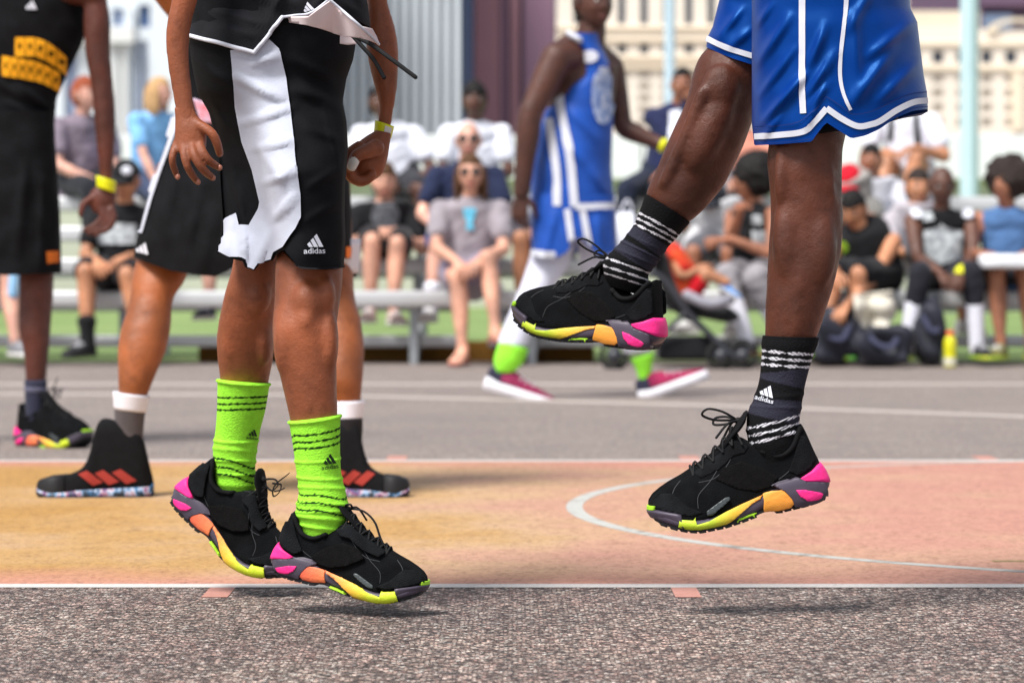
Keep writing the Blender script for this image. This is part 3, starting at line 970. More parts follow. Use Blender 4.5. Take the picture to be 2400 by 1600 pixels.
def bow(style):
    k = Vector((500 * SU, 0, 655 * SU + 0.012))
    def pt(u, y, z): return k + Vector((u, y, z))
    L = []
    if style == 'loops':      # two loops sticking forward and up, ends hanging
        L.append([pt(0, 0, 0), pt(.022, .012, .022), pt(.046, .02, .034), pt(.058, .018, .026), pt(.040, .008, .012), pt(.014, .002, .004), pt(0, 0, 0)])
        L.append([pt(0, 0, 0), pt(.016, -.014, .010), pt(.034, -.024, .012), pt(.040, -.022, .002), pt(.022, -.012, -.002), pt(0, 0, 0)])
        L.append([pt(0, 0, 0), pt(.02, .02, .0), pt(.045, .034, -.018)])
        L.append([pt(0, 0, 0), pt(.01, -.025, -.004), pt(.03, -.04, -.03)])
    elif style == 'long':     # one long end arching forward over the vamp
        L.append([pt(0, 0, 0), pt(.03, -.004, .004), pt(.058, -.008, -.012), pt(.078, -.010, -.045), pt(.098, -.010, -.068)])
        L.append([pt(0, 0, 0), pt(-.004, -.008, .008), pt(.006, -.012, .012), pt(.008, -.004, .004), pt(0, 0, 0)])
        L.append([pt(0, 0, 0), pt(.012, .02, .004), pt(.03, .035, -.02)])
        L.append([pt(-.005, 0, -.002), pt(-.03, -.024, -.014), pt(-.055, -.034, -.022)])
    else:                     # tangle of loops flying off the tongue
        L.append([pt(0, 0, 0), pt(.018, 0, .018), pt(.036, 0, .016), pt(.034, 0, -.002), pt(.016, 0, -.006), pt(0, 0, 0)])
        L.append([pt(.020, .003, .008), pt(.044, .003, .02), pt(.058, .003, .006), pt(.048, .003, -.010), pt(.032, .003, -.002), pt(.030, 0, .02), pt(.046, 0, .052)])
        L.append([pt(0, 0, 0), pt(.010, -.004, -.02), pt(.030, -.004, -.046), pt(.036, -.004, -.056)])
        L.append([pt(.04, 0, .0), pt(.060, 0, .012), pt(.072, 0, .020)])
    return L

def hero_shoe(parent, anchor, yaw, pitch, roll, foam, bow_style='loops', bend=0.0, scale=1.0, lateral=(-1, 1), detail=True, name='shoe', lab=None, pivot=(640, 0), zs=1.0):
    """anchor: world position of the shoe's pivot (traced unit on the sole)"""
    R = Matrix.Rotation(yaw, 3, 'Z') @ Matrix.Rotation(pitch, 3, 'Y') @ Matrix.Rotation(roll, 3, 'X')
    pv = Vector((pivot[0] * SU, 0, pivot[1] * SU))
    ub = 760 * SU
    def tf(V):
        out = []
        for v in V:
            v = Vector(v); v.z *= zs
            if bend and v.x > ub - .05:
                k = min(1.0, (v.x - ub + .05) / 0.10); k = k * k * (3 - 2 * k)
                a = bend * k; dx, dz = v.x - ub, v.z
                v = Vector((ub + dx * math.cos(a) - dz * math.sin(a), v.y, dx * math.sin(a) + dz * math.cos(a)))
            out.append(anchor + R @ ((v - pv) * scale))
        return out
    up = subsurf(*SHOE_UPPER) if detail else SHOE_UPPER
    s = mk(name, tf(up[0]), up[1], SUEDE, parent)
    if lab: s['label'] = lab
    sl = subsurf(*SHOE_SOLE) if detail else SHOE_SOLE
    mk('midsole', tf(sl[0]), sl[1], RUB_GREY, s)
    for sg in (-1, 1):
        for nm, mt_, off in (('stabiliser', RUB_GREY, .0026), ('heel_window', PINK, .0042), ('rear_foam', foam, .0018), ('fore_foam', foam, .0018), ('under_foam', LIME_F, .0014)):
            V, Fc = side_patch(POLY[nm], sg, off, T_BOTH if nm in ('stabiliser', 'toe_guard') else T_SOLE, 14 if detail else 40)
            at = [(min(max(v[0] / SU / 1270, 0), 1), 0, 0) for v in V]
            mk(nm, tf(V), Fc, mt_, s, attr=at)
        if sg in lateral:
            V, Fc = side_patch(POLY['side_window'], sg, .0012, T_UP)
            mk('side_window', tf(V), Fc, WIN_GREY, s)
        if detail:
            for nm, poly, mt_ in PANELS:
                V, Fc = side_patch(poly, sg, .0012, T_UP, 20)
                mk(nm, tf(V), Fc, mt_, s)
            # suede overlay seams on the side of the upper
            for seam in ([(120, 440), (180, 330), (250, 262), (330, 222)], [(560, 560), (640, 430), (760, 345), (880, 340)], [(700, 430), (800, 330), (905, 250), (930, 160)], [(1000, 380), (1060, 330), (1100, 250), (1090, 170)], [(280, 425), (420, 500), (500, 560)]):
                pts = resample(seam, 16); ln = []
                for u, w in pts:
                    h = T_UP.ray_cast(Vector((u * SU, sg * .2, w * SU)), Vector((0, -sg, 0)))
                    if h[0] is not None: ln.append(h[0])
                if len(ln) > 4:
                    mk('seam', *[tf(q) if i == 0 else q for i, q in enumerate(tube(ln, [.0008] * len(ln), 5))], SEAM, s)
    for nm, mt_, g in (('heel_foam', PINK, WRAP_HEEL), ('toe_guard', RUB_GREY, WRAP_TOE), ('toe_tip', LIME_F, WRAP_TIP)):
        mk(nm, tf(g[0]), g[1], mt_, s)
    # outsole with lugs
    us = list(range(40, 1250, 40)); rings = []
    for u in us:
        h = cur(PLAN, u) * 0.93; z = cur(SOLE_B, u) * SU
        rings.append([(u * SU, -h, z - .003), (u * SU, h, z - .003), (u * SU, h, z + .003), (u * SU, -h, z + .003)])
    ms = [loft(rings)]
    for u in range(70, 1200, 62):
        if 410 < u < 540: continue
        h = cur(PLAN, u); z = cur(SOLE_B, u) * SU; sl_ = (cur(SOLE_B, u + 20) - cur(SOLE_B, u - 20)) / 40
        for sg in (-1, 1):
            V, Fc = box((0, 0, 0), (.011, .030, .0045))
            ca = math.atan(sl_)
            V = [Vector((u * SU + v.x * math.cos(ca) - v.z * math.sin(ca), sg * (h - .018) + v.y, z - .0035 + v.x * math.sin(ca) + v.z * math.cos(ca))) for v in V]
            ms.append((V, Fc))
    V, Fc = join(*ms)
    mk('outsole', tf(V), Fc, RUB_BLK, s, smooth=False)
    # padded collar roll, tongue pull, laces
    cl = []
    for sg, rng in ((-1, range(95, 400, 30)), (1, range(395, 90, -30))):
        for u in rng:
            cl.append(Vector((u * SU, sg * (cur(UP_TW, u) + .001), cur(UP_T, u) * SU)))
    V, Fc = tongue_geo()
    mk('tongue', tf(V), Fc, TEXT_BLK, s)
    V, Fc = tube(cl, [.005] * len(cl), 8)
    mk('collar', tf(V), Fc, TEXT_BLK, s)
    ms = []
    for l in lace_lines(): ms.append(tube(l, [.0021] * 3, 6, 8))
    if bow_style:
        for l in bow(bow_style): ms.append(tube(l, [.0022] * len(l), 6))
        ms.append(ellipsoid(Vector((500 * SU, 0, 655 * SU + .012)), (.007, .007, .006), None, 8, 6))
    V, Fc = join(*ms)
    mk('laces', tf(V), Fc, LACE, s)
    return s

# simple athletic shoe used for the people farther away
def plain_shoe(parent, ankle, toe_dir, length, m_up, m_sole, name='shoe', pitch=0.0, high=0.0, m_toe=None, sh=.026):
    """shoe under an ankle point; toe_dir is a horizontal direction; pitch lifts the heel"""
    f = Vector((toe_dir[0], toe_dir[1], 0)).normalized(); s_ = Vector((-f.y, f.x, 0)); u_ = Vector((0, 0, 1))
    c, sn = math.cos(pitch), math.sin(pitch)
    f2 = f * c - u_ * sn; u2 = u_ * c + f * sn
    k = length / 0.305
    base = Vector(ankle) - u2 * 0.095 * k - f2 * 0.065 * k
    tr = lambda x, y, z: base + f2 * x * k + s_ * y * k + u2 * z * k
    prof = [(0.0, .026, .085), (.02, .034, .10 + high), (.06, .036, .105 + high), (.11, .038, .098 + high * .8), (.15, .041, .080), (.20, .047, .066), (.25, .046, .055), (.285, .034, .046), (.302, .014, .036)]
    rings, rs = [], []
    for x, h, z in prof:
        rings.append([tr(x, -h * q, .018 + (z - .018) * w_) for q, w_ in ((1, 0), (1, .35), (.9, .65), (.66, .88), (.3, 1))] + [tr(x, h * q, .018 + (z - .018) * w_) for q, w_ in ((.3, 1), (.66, .88), (.9, .65), (1, .35), (1, 0))])
        e = 1.08
        rs.append([tr(x * 1.01 - .002, -h * e, 0.0), tr(x * 1.01 - .002, -h * e, sh + (sh - .026) * (.6 if x < .05 else 0)), tr(x * 1.01 - .002, h * e, sh + (sh - .026) * (.6 if x < .05 else 0)), tr(x * 1.01 - .002, h * e, 0.0)])
    o = mk(name, *loft(rings), m_up, parent)
    mk('sole', *loft(rs), m_sole, o)
    if m_toe: mk('toe_cap', *loft([[Vector(p) + u2 * .003 + f2 * .002 for p in r] for r in rings[2:]]), m_toe, o)
    ms = [tube([tr(x, -.028, z - .008), tr(x + .004, 0, z + .006), tr(x, .028, z - .008)], [.003] * 3, 5, 5) for x, z in ((.14, .086), (.165, .079), (.19, .071))]
    mk('laces', *join(*ms), mat('lace_white', srgb(215, 215, 220)) if m_up not in (SUEDE,) else LACE, o)
    return o
# ------------------------------------------------------------------ heads, hands, bodies
def frame3(fwd, up):
    f = Vector(fwd).normalized(); u = Vector(up); u = (u - f * u.dot(f)).normalized()
    r = f.cross(u)
    return f, u, r         # forward, up, the right-hand side

def head_geo(c, fwd, up, k=1.0):
    """head: skull, brow, sockets, nose, lips, chin, ears; c is its centre, height about 0.235 k"""
    f, u, r = frame3(fwd, up)
    V, Fc = [], []
    nu, nv = 36, 30
    for i in range(nv + 1):
        ph = math.pi * i / nv
        for j in range(nu):
            th = 2 * math.pi * j / nu
            x = math.sin(ph) * math.sin(th); y = math.sin(ph) * math.cos(th); z = math.cos(ph)   # y = front
            X, Y, Z = x * .076, y * .096, z * .118
            if z < 0:
                q = -z
                X *= 1 - .30 * q ** 1.6
                Y = Y * (1 - .12 * q) + (.012 * q if y > 0 else .03 * q * -y)
                if y < -0.1: Y += .035 * q          # nape
            else:
                Y -= .006 * z
                if y < 0: Y *= 1.04
            if y > 0.3:                             # face plane
                Y -= .006 * max(0, y - .6) * (1 - abs(z))
                w = math.exp(-(X / .011) ** 2)
                Y += .020 * w * math.exp(-((Z + .018) / .017) ** 2)          # nose tip
                Y += .009 * w * math.exp(-((Z - .008) / .02) ** 2)           # bridge
                Y += .006 * math.exp(-((Z - .032) / .012) ** 2) * math.exp(-(X / .05) ** 2)   # brow
                for sx in (-1, 1):
                    Y -= .011 * math.exp(-((X - sx * .031) / .015) ** 2 - ((Z - .010) / .011) ** 2)
                    Y += .004 * math.exp(-((X - sx * .042) / .018) ** 2 - ((Z + .022) / .018) ** 2)
                Y += .007 * math.exp(-(X / .022) ** 2 - ((Z + .056) / .010) ** 2)   # lips
                Y -= .004 * math.exp(-(X / .025) ** 2 - ((Z + .074) / .006) ** 2)
                Y += .008 * math.exp(-(X / .022) ** 2 - ((Z + .096) / .014) ** 2)   # chin
            V.append(Vector(c) + (r * X + f * Y + u * Z) * k)
    for i in range(nv):
        for j in range(nu):
            a = i * nu + j; b_ = i * nu + (j + 1) % nu
            Fc.append((a, a + nu, b_ + nu, b_))
    ms = [(V, Fc)]
    M = Matrix((r, f, u)).transposed()
    for sx in (-1, 1):
        ms.append(ellipsoid(Vector(c) + (r * sx * .078 + f * -.008 + u * -.004) * k, (.010 * k, .018 * k, .031 * k), M, 10, 8))
    return join(*ms)

def face_bits(parent, c, fwd, up, k, m_brow, m_lip, glasses=None):
    f, u, r = frame3(fwd, up); M = Matrix((r, f, u)).transposed()
    P = lambda x, y, z: Vector(c) + (r * x + f * y + u * z) * k
    ew = mat('eye_white', srgb(210, 205, 200), rough=0.3); ed = mat('eye_dark', (0.015, 0.01, 0.008), rough=0.2)
    for s in (-1, 1):
        e = mk('eye', *ellipsoid(P(s * .031, .0765, .009), (.0125 * k, .008 * k, .0075 * k), M, 10, 8), ew, parent)
        mk('iris', *ellipsoid(P(s * .031, .0825, .009), (.0056 * k, .004 * k, .0058 * k), M, 8, 6), ed, e)
        mk('eyebrow', *tube([P(s * .015, .088, .030), P(s * .032, .086, .036), P(s * .050, .073, .031)], [.0035 * k] * 3, 6), m_brow, parent)
    mk('lips', *join(tube([P(-.023, .079, -.058), P(0, .0915, -.054), P(.023, .079, -.058)], [.003 * k, .0052 * k, .003 * k], 6),
                     tube([P(-.022, .079, -.060), P(0, .089, -.065), P(.022, .079, -.060)], [.003 * k, .006 * k, .003 * k], 6)), m_lip, parent)
    if glasses:
        ms = []
        g = mk('sunglasses', *join(*[ellipsoid(P(s * .033, .094, .008), (.026 * k, .006 * k, .020 * k), M, 14, 8) for s in (-1, 1)],
               tube([P(-.012, .098, .014), P(.012, .098, .014)], [.003, .003], 6), *[tube([P(s * .058, .088, .014), P(s * .080, .04, .012), P(s * .082, -.02, .008)], [.003] * 3, 6) for s in (-1, 1)]), glasses, parent)

def hair_geo(c, fwd, up, k, style):
    f, u, r = frame3(fwd, up)
    C = Vector(c)
    if style == 'afro':
        V, Fc = ellipsoid((0, 0, 0), (1, 1, 1), None, 40, 26)
        out = []
        for v in V:
            n_ = RNG.uniform(-1, 1)
            rr = .146 + .022 * mnoise.noise(Vector((v.x * 2.3 + C.x * 7, v.y * 2.3, v.z * 2.3))) + .016 * mnoise.noise(Vector((v.x * 6, v.y * 6 + C.x, v.z * 6))) + .008 * n_
            y = v.y
            p = r * v.x * rr + f * (v.y * rr * .95 - .042) + u * (v.z * rr * .95 + .045)
            out.append(C + p * k)
        return out, Fc
    V, Fc = [], []
    nu, nv = 36, 22
    prm = {'short': (1.07, .030), 'buzz': (1.035, .035), 'curly': (1.16, .030), 'long': (1.09, .045), 'bun': (1.07, .04)}[style if style in ('short', 'buzz', 'curly', 'long', 'bun') else 'short']
    sc, hl = prm
    idx = {}
    for i in range(nv + 1):
        ph = math.pi * 0.80 * i / nv
        for j in range(nu):
            th = 2 * math.pi * j / nu
            x = math.sin(ph) * math.sin(th); y = math.sin(ph) * math.cos(th); z = math.cos(ph)
            lim = (.052 + (hl - .03)) if y > 0.2 else (-.005 if y > -.25 else -.075)
            Z = z * .118
            s_ = sc + (.05 * mnoise.noise(Vector((x * 4 + C.x * 9, y * 4, z * 4))) + RNG.uniform(-.012, .02)) * (2.0 if style == 'curly' else 1)
            Y = y * .096 * (1.04 if y < 0 else 1)
            X = x * .076
            if Z < lim:
                t_ = (lim - Z) / .118
                s_ = max(0.90, s_ - t_ * 1.2) if style != 'long' or y > .2 else s_
            if y < -0.1 and z < 0: Y += .035 * -z * .5
            V.append(C + (r * X * s_ + f * (Y * s_ - .002) + u * (Z * s_ + .002)) * k)
    for i in range(nv):
        for j in range(nu):
            a = i * nu + j; b_ = i * nu + (j + 1) % nu
            Fc.append((a, a + nu, b_ + nu, b_))
    ms = [(V, Fc)]
    if style == 'long':
        for j in range(22):
            a = math.radians(-150 + 300 * j / 21) + math.pi
            x, y = math.sin(a), math.cos(a)
            if y > .35: continue
            p = [C + (r * x * .078 + f * (y * .095 - .01) + u * .03) * k, C + (r * x * .088 + f * (y * .10 - .012) + u * -.06) * k, C + (r * x * .085 + f * (y * .10 - .01) + u * (-.16 - .02 * RNG.rand())) * k]
            ms.append(tube(p, [.018 * k, .019 * k, .008 * k], 7, 8))
    if style == 'bun':
        ms.append(ellipsoid(C + (f * -.10 + u * .07) * k, (.04, .04, .04), None, 12, 8))
    return join(*ms)

def cap_geo(c, fwd, up, k, backwards=False):
    f, u, r = frame3(fwd, up); C = Vector(c)
    V, Fc = [], []
    nu, nv = 28, 10
    for i in range(nv + 1):
        ph = math.pi * 0.52 * i / nv
        for j in range(nu):
            th = 2 * math.pi * j / nu
            V.append(C + (r * math.sin(ph) * math.sin(th) * .090 + f * (math.sin(ph) * math.cos(th) * .108 - .004) + u * (math.cos(ph) * .092 + .042)) * k)
    for i in range(nv):
        for j in range(nu):
            a = i * nu + j; b_ = i * nu + (j + 1) % nu
            Fc.append((a, a + nu, b_ + nu, b_))
    bs = -1 if backwards else 1
    n = 13; B = []
    for row, rr in ((0, .098), (1, .135), (2, .165)):
        for j in range(n):
            a = math.radians(-62 + 124 * j / (n - 1))
            B.append(C + (r * math.sin(a) * min(rr, .105) * .86 + f * bs * (math.cos(a) * rr) + u * (.040 - .012 * row - .010 * (math.sin(a) ** 2) * row)) * k)
    BF = [(a * n + j, a * n + j + 1, (a + 1) * n + j + 1, (a + 1) * n + j) for a in range(2) for j in range(n - 1)]
    bv = thick(B, BF, .004)
    return (V, Fc), bv

def hand_geo(wrist, direc, normal, thumb, curl=0.35, k=1.0, spread=0.10):
    """hand with palm, four fingers and thumb. normal = back of the hand; thumb = side the thumb is on"""
    d = Vector(direc).normalized(); n_ = Vector(normal); n_ = (n_ - d * n_.dot(d)).normalized()
    s_ = Vector(thumb); s_ = (s_ - d * s_.dot(d) - n_ * s_.dot(n_)).normalized()
    w = Vector(wrist); ms = []
    ms.append(tube([w - d * .02 * k, w + d * .02 * k, w + d * .06 * k, w + d * .092 * k], [(.026 * k, .019 * k), (.032 * k, .018 * k), (.041 * k, .017 * k), (.040 * k, .013 * k)], 14, 9, side=s_))
    for i, (off, L, rr) in enumerate(((.030, .080, .0092), (.010, .088, .0095), (-.010, .082, .0090), (-.029, .064, .0080))):
        b_ = w + d * (.088 - abs(off) * .15) * k + s_ * off * k
        a = curl * (0.7 + .12 * i); dirv = (d + s_ * spread * off / .03).normalized()
        pts = [b_ - d * .015 * k, b_]
        ang = 0
        for q, fr in ((.42, .8), (.33, 1.1), (.25, .8)):
            ang += a * fr
            b_ = b_ + (dirv * math.cos(ang) - n_ * math.sin(ang)) * L * q * k
            pts.append(b_)
        ms.append(tube(pts, [rr * k * 1.05, rr * k * 1.05, rr * k, rr * k * .92, rr * k * .75], 9, 15))
    t0 = w + d * .022 * k + s_ * .026 * k - n_ * .004 * k
    t1 = t0 + (d * .6 + s_ * .65 - n_ * .25).normalized() * .036 * k
    t2 = t1 + (d * .85 + s_ * .35 - n_ * (.3 + curl * .4)).normalized() * .032 * k
    t3 = t2 + (d * .95 + s_ * .05 - n_ * (.3 + curl * .5)).normalized() * .026 * k
    ms.append(tube([t0 - s_ * .01 * k, t0, t1, t2, t3], [.015 * k, .015 * k, .0125 * k, .0112 * k, .009 * k], 9, 14))
    return join(*ms)

def ik(a, b_, l1, l2, pole):
    a, b_ = Vector(a), Vector(b_)
    v = b_ - a; L = v.length
    if L > (l1 + l2) * .995:
        s = L / ((l1 + l2) * .995); l1 *= s; l2 *= s
    L = max(L, abs(l1 - l2) + 1e-3); t = v.normalized()
    x = (l1 * l1 - l2 * l2 + L * L) / (2 * L); h = math.sqrt(max(0, l1 * l1 - x * x))
    p = Vector(pole); p = (p - t * p.dot(t)).normalized()
    return a + t * x + p * h

def arm_geo(s, e, w, k=1.0):
    s, e, w = Vector(s), Vector(e), Vector(w)
    return tube([s, s.lerp(e, .35), s.lerp(e, .8), e, e.lerp(w, .25), e.lerp(w, .65), w], [.056 * k, .052 * k, .043 * k, .040 * k, .044 * k, .034 * k, (.029 * k)], 14, 26)

def leg_geo(h, kn, a, k=1.0, fwd=None):
    h, kn, a = Vector(h), Vector(kn), Vector(a)
    back = Vector((0, 0, 0))
    if fwd is not None:
        ax = (a - kn).normalized(); fv = Vector(fwd); back = -(fv - ax * fv.dot(ax)).normalized() * .018 * k
    return join(tube([h, h.lerp(kn, .3), h.lerp(kn, .7), kn], [.088 * k, .084 * k, .068 * k, .057 * k], 16, 18),
                tube([kn, kn.lerp(a, .15) + back * .6, kn.lerp(a, .33) + back, kn.lerp(a, .6) + back * .5, kn.lerp(a, .85), a], [.057 * k, .056 * k, .060 * k, .049 * k, .036 * k, .035 * k], 16, 26))

def foot_geo(a, toe_dir, k=1.0):
    a = Vector(a); f = Vector((toe_dir[0], toe_dir[1], toe_dir[2] if len(toe_dir) > 2 else 0)).normalized()
    z = Vector((0, 0, 1))
    s_ = f.cross(z)
    ms = [tube([a, a - z * .03 + f * .02, a - z * .062 + f * .10, a - z * .072 + f * .16], [.037, (.038, .035), (.043, .026), (.044, .018)], 12, 12, side=s_),
          ellipsoid(a - z * .055 - f * .03, (.032, .034, .03))]
    for i in range(5):
        o = (i - 2) * .018
        ms.append(tube([a - z * .076 + f * .15 + s_ * o, a - z * .080 + f * (.195 - .006 * abs(i - 1.2) * 2) + s_ * o], [.011, .009], 8, 5))
    return join(*ms)

class Person:
    def __init__(s, loc, label, group=None, name='person', cat='person'):
        s.root = empty(name, loc, label, cat, group)
        s.core, s.raw = [], []
    def add(s, *g): s.core += list(g); return s
    def addraw(s, *g): s.raw += list(g); return s
    def finish(s, skin_m, voxel=.011, smooth=3):
        V, Fc = remesh(*join(*s.core), voxel, smooth)
        m_ = [(V, Fc)] + s.raw
        V, Fc = join(*m_)
        s.body = mk('body', np.array(V), Fc, skin_m, s.root)
        return s.body
    def cloth(s, name, m_, *g, voxel=.012, smooth=4, wr=0.0, parent=None):
        if voxel: V, Fc = remesh(*join(*g), voxel, smooth)
        else: V, Fc = join(*g)
        V = np.array([tuple(v) for v in V])
        if wr:
            o_ = RNG.uniform(0, 50, 3)
            for i in range(len(V)):
                x, y, z = V[i]
                n_ = mnoise.noise(Vector((x * 9 + z * 6 + o_[0], y * 9, z * 16 - x * 8 + o_[1]))); r_ = 1 - 2 * abs(n_)
                V[i, 1] -= wr * 1.6 * r_; V[i, 0] += wr * n_
        return mk(name, V, Fc, m_, parent or s.root)

HAIRM = {n: mat('hair_' + n, srgb(*c), rough=0.7, spec=0.3, var=0.3, vscale=60, bump=0.5, bscale=180) for n, c in
         dict(black=(26, 22, 22), brown=(88, 60, 38), blond=(196, 158, 112), red=(150, 74, 46), dark=(46, 36, 32)).items()}
LIP = {SK_L: mat('lip_l', srgb(176, 100, 92)), SK_L2: mat('lip_l2', srgb(186, 108, 100)), SK_M: mat('lip_m', srgb(116, 66, 56)), SK_D: mat('lip_d', srgb(84, 50, 46)), SK_T: mat('lip_t', srgb(150, 88, 72)), SK_P5: mat('lip_p5', srgb(104, 60, 56)), SK_P4: mat('lip_p4', srgb(90, 50, 44)), SK_P1: mat('lip_p1', srgb(100, 56, 48)), SK_P2: mat('lip_p2', srgb(80, 46, 40)), SK_P3: mat('lip_p3', srgb(110, 62, 46))}
SHADE = mat('lens_dark', (0.01, 0.01, 0.012), rough=0.15, spec=0.6)

def add_head(P, c, fwd, up, sk, hair=None, hcol='black', k=1.0, glasses=None, cap=None, cap_back=False):
    P.addraw(head_geo(c, fwd, up, k))
    face_bits(P.root, c, fwd, up, k, HAIRM[hcol], LIP[sk], glasses)
    if hair: mk('hair', *hair_geo(c, fwd, up, k, hair), HAIRM[hcol], P.root)
    if cap:
        cr, bm_ = cap_geo(c, fwd, up, k, cap_back)
        o = mk('cap', *cr, cap, P.root); mk('brim', *bm_, cap, o)
# ------------------------------------------------------------------ traced garments
def interp_edge(pts, y):
    P = sorted(pts, key=lambda p: p[1])
    return float(np.interp(y, [p[1] for p in P], [p[0] for p in P]))

def garment(L, R, y0, hemF, hemB, d, asp, folds=(), nth=120, nv=70, relief=None, wob=0.0, rymin=0.0, sq=1.0):
    """cloth tube: left/right outlines (photo px) against row, front hem row by column, back hem; folds = ridges (x0,y0,x1,y1,height,width)"""
    hx = [p[0] for p in hemF]; hy = [p[1] for p in hemF]
    bx = [p[0] for p in hemB]; by = [p[1] for p in hemB]
    xl = interp_edge(L, hemF[0][1]); xr = interp_edge(R, hemF[-1][1])
    V = []; Fc = []
    for j in range(nth):
        th = 2 * math.pi * j / nth
        co, si = math.cos(th), math.sin(th)
        xh = (xl + xr) / 2 + (xr - xl) / 2 * co
        yh_f = np.interp(xh, hx, hy); yh_b = np.interp(xh, bx, by)
        w_ = min(1, max(0, 0.5 + si * 4))
        yh = yh_f * w_ + yh_b * (1 - w_)
        for i in range(nv + 1):
            v = i / nv
            y = y0 + (yh - y0) * v
            a, b_ = interp_edge(L, y), interp_edge(R, y)
            cx, rx = (a + b_) / 2, (b_ - a) / 2
            x = cx + rx * co
            ry = max(rx * d / F * asp, rymin)
            dd = d - ry * math.copysign(abs(si) ** sq, si)
            if si > -0.2:
                k = min(1, (si + 0.2) * 2)
                for (fx0, fy0, fx1, fy1, h, wd_) in folds:
                    vx, vy = fx1 - fx0, fy1 - fy0; l2 = vx * vx + vy * vy
                    tt = ((x - fx0) * vx + (y - fy0) * vy) / l2
                    q = min(1, max(0, tt))
                    dist = math.hypot(x - fx0 - vx * q, y - fy0 - vy * q)
                    e = math.exp(-(dist / (wd_ * .8)) ** 2) * math.sin(math.pi * (0.12 + 0.76 * q)) 
                    dd -= h * e * k
                if relief: dd += relief(x, y) * k
            if wob:
                dd += wob * (math.sin(x * .05 + y * .021) * math.cos(y * .043 - x * .017) + .5 * math.sin(x * .11 - y * .06))
            V.append(W(x, y, dd))
    for j in range(nth):
        jn = (j + 1) % nth
        for i in range(nv):
            a = j * (nv + 1) + i; b_ = jn * (nv + 1) + i
            Fc.append((a, b_, b_ + 1, a + 1))
    return V, Fc

def put(parent, name, geo2, tree, m_, off=.0016, th=0.0, dref=5.0):
    V, Fc = project(geo2[0], geo2[1], tree, off, dref)
    if th: V, Fc = thick(V, Fc, th)
    return mk(name, V, Fc, m_, parent)

WHITE_TRIM = cloth(212, 214, 224, 'trim_white', var=.05)
BLACK_KNIT = mat('knit_black', (0.0052, 0.0054, 0.0068), rough=0.8, spec=0.12, var=.3, vscale=22, bump=0.15, bscale=400)
JERSEY_BLK = mat('knit_charcoal', (0.0115, 0.012, 0.0145), rough=0.8, spec=0.14, var=.3, vscale=18, bump=0.2, bscale=500)
PANEL_WHITE = cloth(194, 198, 212, 'panel_white', var=.06, bump=.1, bscale=300)
LINING = cloth(236, 218, 218, 'lining_pink', var=.05)
BLUE_SATIN = mat('satin_blue', (0.0005, 0.030, 0.215), rough=0.36, spec=0.75, var=.06, vscale=10, bump=.12, bscale=900)
BLUE_SATIN.node_tree.nodes['Principled BSDF'].inputs['Specular Tint'].default_value = (0.10, 0.42, 1.0, 1)
GREY_LINING = cloth(120, 116, 130, 'lining_grey')
BAND = mat('wristband_yellow', srgb(226, 226, 20), rough=0.4, spec=0.4, var=.06, vscale=40)
SKINB = None

def noise1(x, s=1.0):
    return math.sin(x * 12.9898 * s) * .5 + math.sin(x * 37.7 * s + 1.3) * .3 + math.sin(x * 91.3 * s + .4) * .2

# ================================================================== player jumping in black and white (left)
P1 = Person(W(640, 632, 5.1).xy.to_3d(), 'jumping player in black and white kit with lime green socks', 'players on the court')
d_n, d_f = 5.0, 5.30
def muscle1(t, a):
    return 1.5 * muscle0(t, a)
def muscle0(t, a):
    # shin ridge, knee cap and calf give the tube its form
    f = math.sin(a)
    return .05 * math.exp(-((t - .13) / .07) ** 2) * max(0, math.sin(a + .5)) + .035 * math.exp(-((t - .42) / .16) ** 2) * max(0, math.cos(a - 2.4)) - .03 * math.exp(-((t - .24) / .06) ** 2) * max(0, math.sin(a)) 
legN = traced([(672, 470), (664, 540), (648, 600), (645, 700), (642, 780), (651, 850), (665, 915), (680, 985), (698, 1080), (704, 1150), (708, 1215)],
              [(780, 470), (790, 540), (803, 610), (801, 670), (793, 730), (788, 800), (790, 880), (790, 975), (790, 1080), (800, 1150), (806, 1215)], [5.13, 5.03, 5.0, 5.0, 5.0, 5.0], .95, 60, 40, muscle1, lumps=.035)
legF = traced([(560, 470), (552, 550), (545, 622), (525, 700), (511, 785), (511, 840), (516, 893), (512, 980), (506, 1070), (502, 1130)],
              [(650, 470), (652, 550), (652, 622), (649, 700), (645, 790), (638, 850), (628, 900), (616, 980), (601, 1070), (596, 1130)], [5.16, 5.20, 5.25, 5.29, 5.30], .95, 60, 40, muscle1, lumps=.035)
armR = traced([(372, -560), (378, -380), (392, -200), (404, -60), (402, 0), (391, 50), (389, 104), (394, 160), (404, 220), (413, 272), (416, 300)],
              [(492, -560), (490, -380), (484, -200), (474, -60), (464, 0), (449, 55), (443, 124), (448, 187), (455, 245), (462, 272), (468, 300)], 4.90, .9, 50, 24, None, lumps=.03)
armL = traced([(792, -560), (806, -380), (826, -200), (850, -60), (860, 0), (856, 60), (860, 124), (873, 187), (887, 245), (884, 285), (878, 318)],
              [(908, -560), (914, -380), (916, -200), (910, -60), (908, 0), (926, 62), (935, 124), (931, 207), (923, 260), (918, 292), (914, 322)], 5.26, .9, 50, 24, None, lumps=.03)
torso = join(tube([W(620, 160, 5.1), W(608, 500, 5.16)], [.075, .045], 12, 8), tube([W(650, 160, 5.1), W(720, 500, 5.10)], [.075, .045], 12, 8), tube([W(630, 180, 5.12), W(632, 0, 5.12), W(638, -250, 5.10), W(640, -480, 5.08), W(640, -600, 5.08)], [(.11, .075), (.115, .08), (.13, .085), (.16, .09), (.08, .07)], 24, 24))
neck = tube([W(640, -560, 5.08), W(646, -720, 5.05)], [.062, .058], 14, 6)
sh = tube([W(430, -545, 4.98), W(640, -580, 5.08), W(850, -545, 5.18)], [.06, .075, .06], 12, 14)
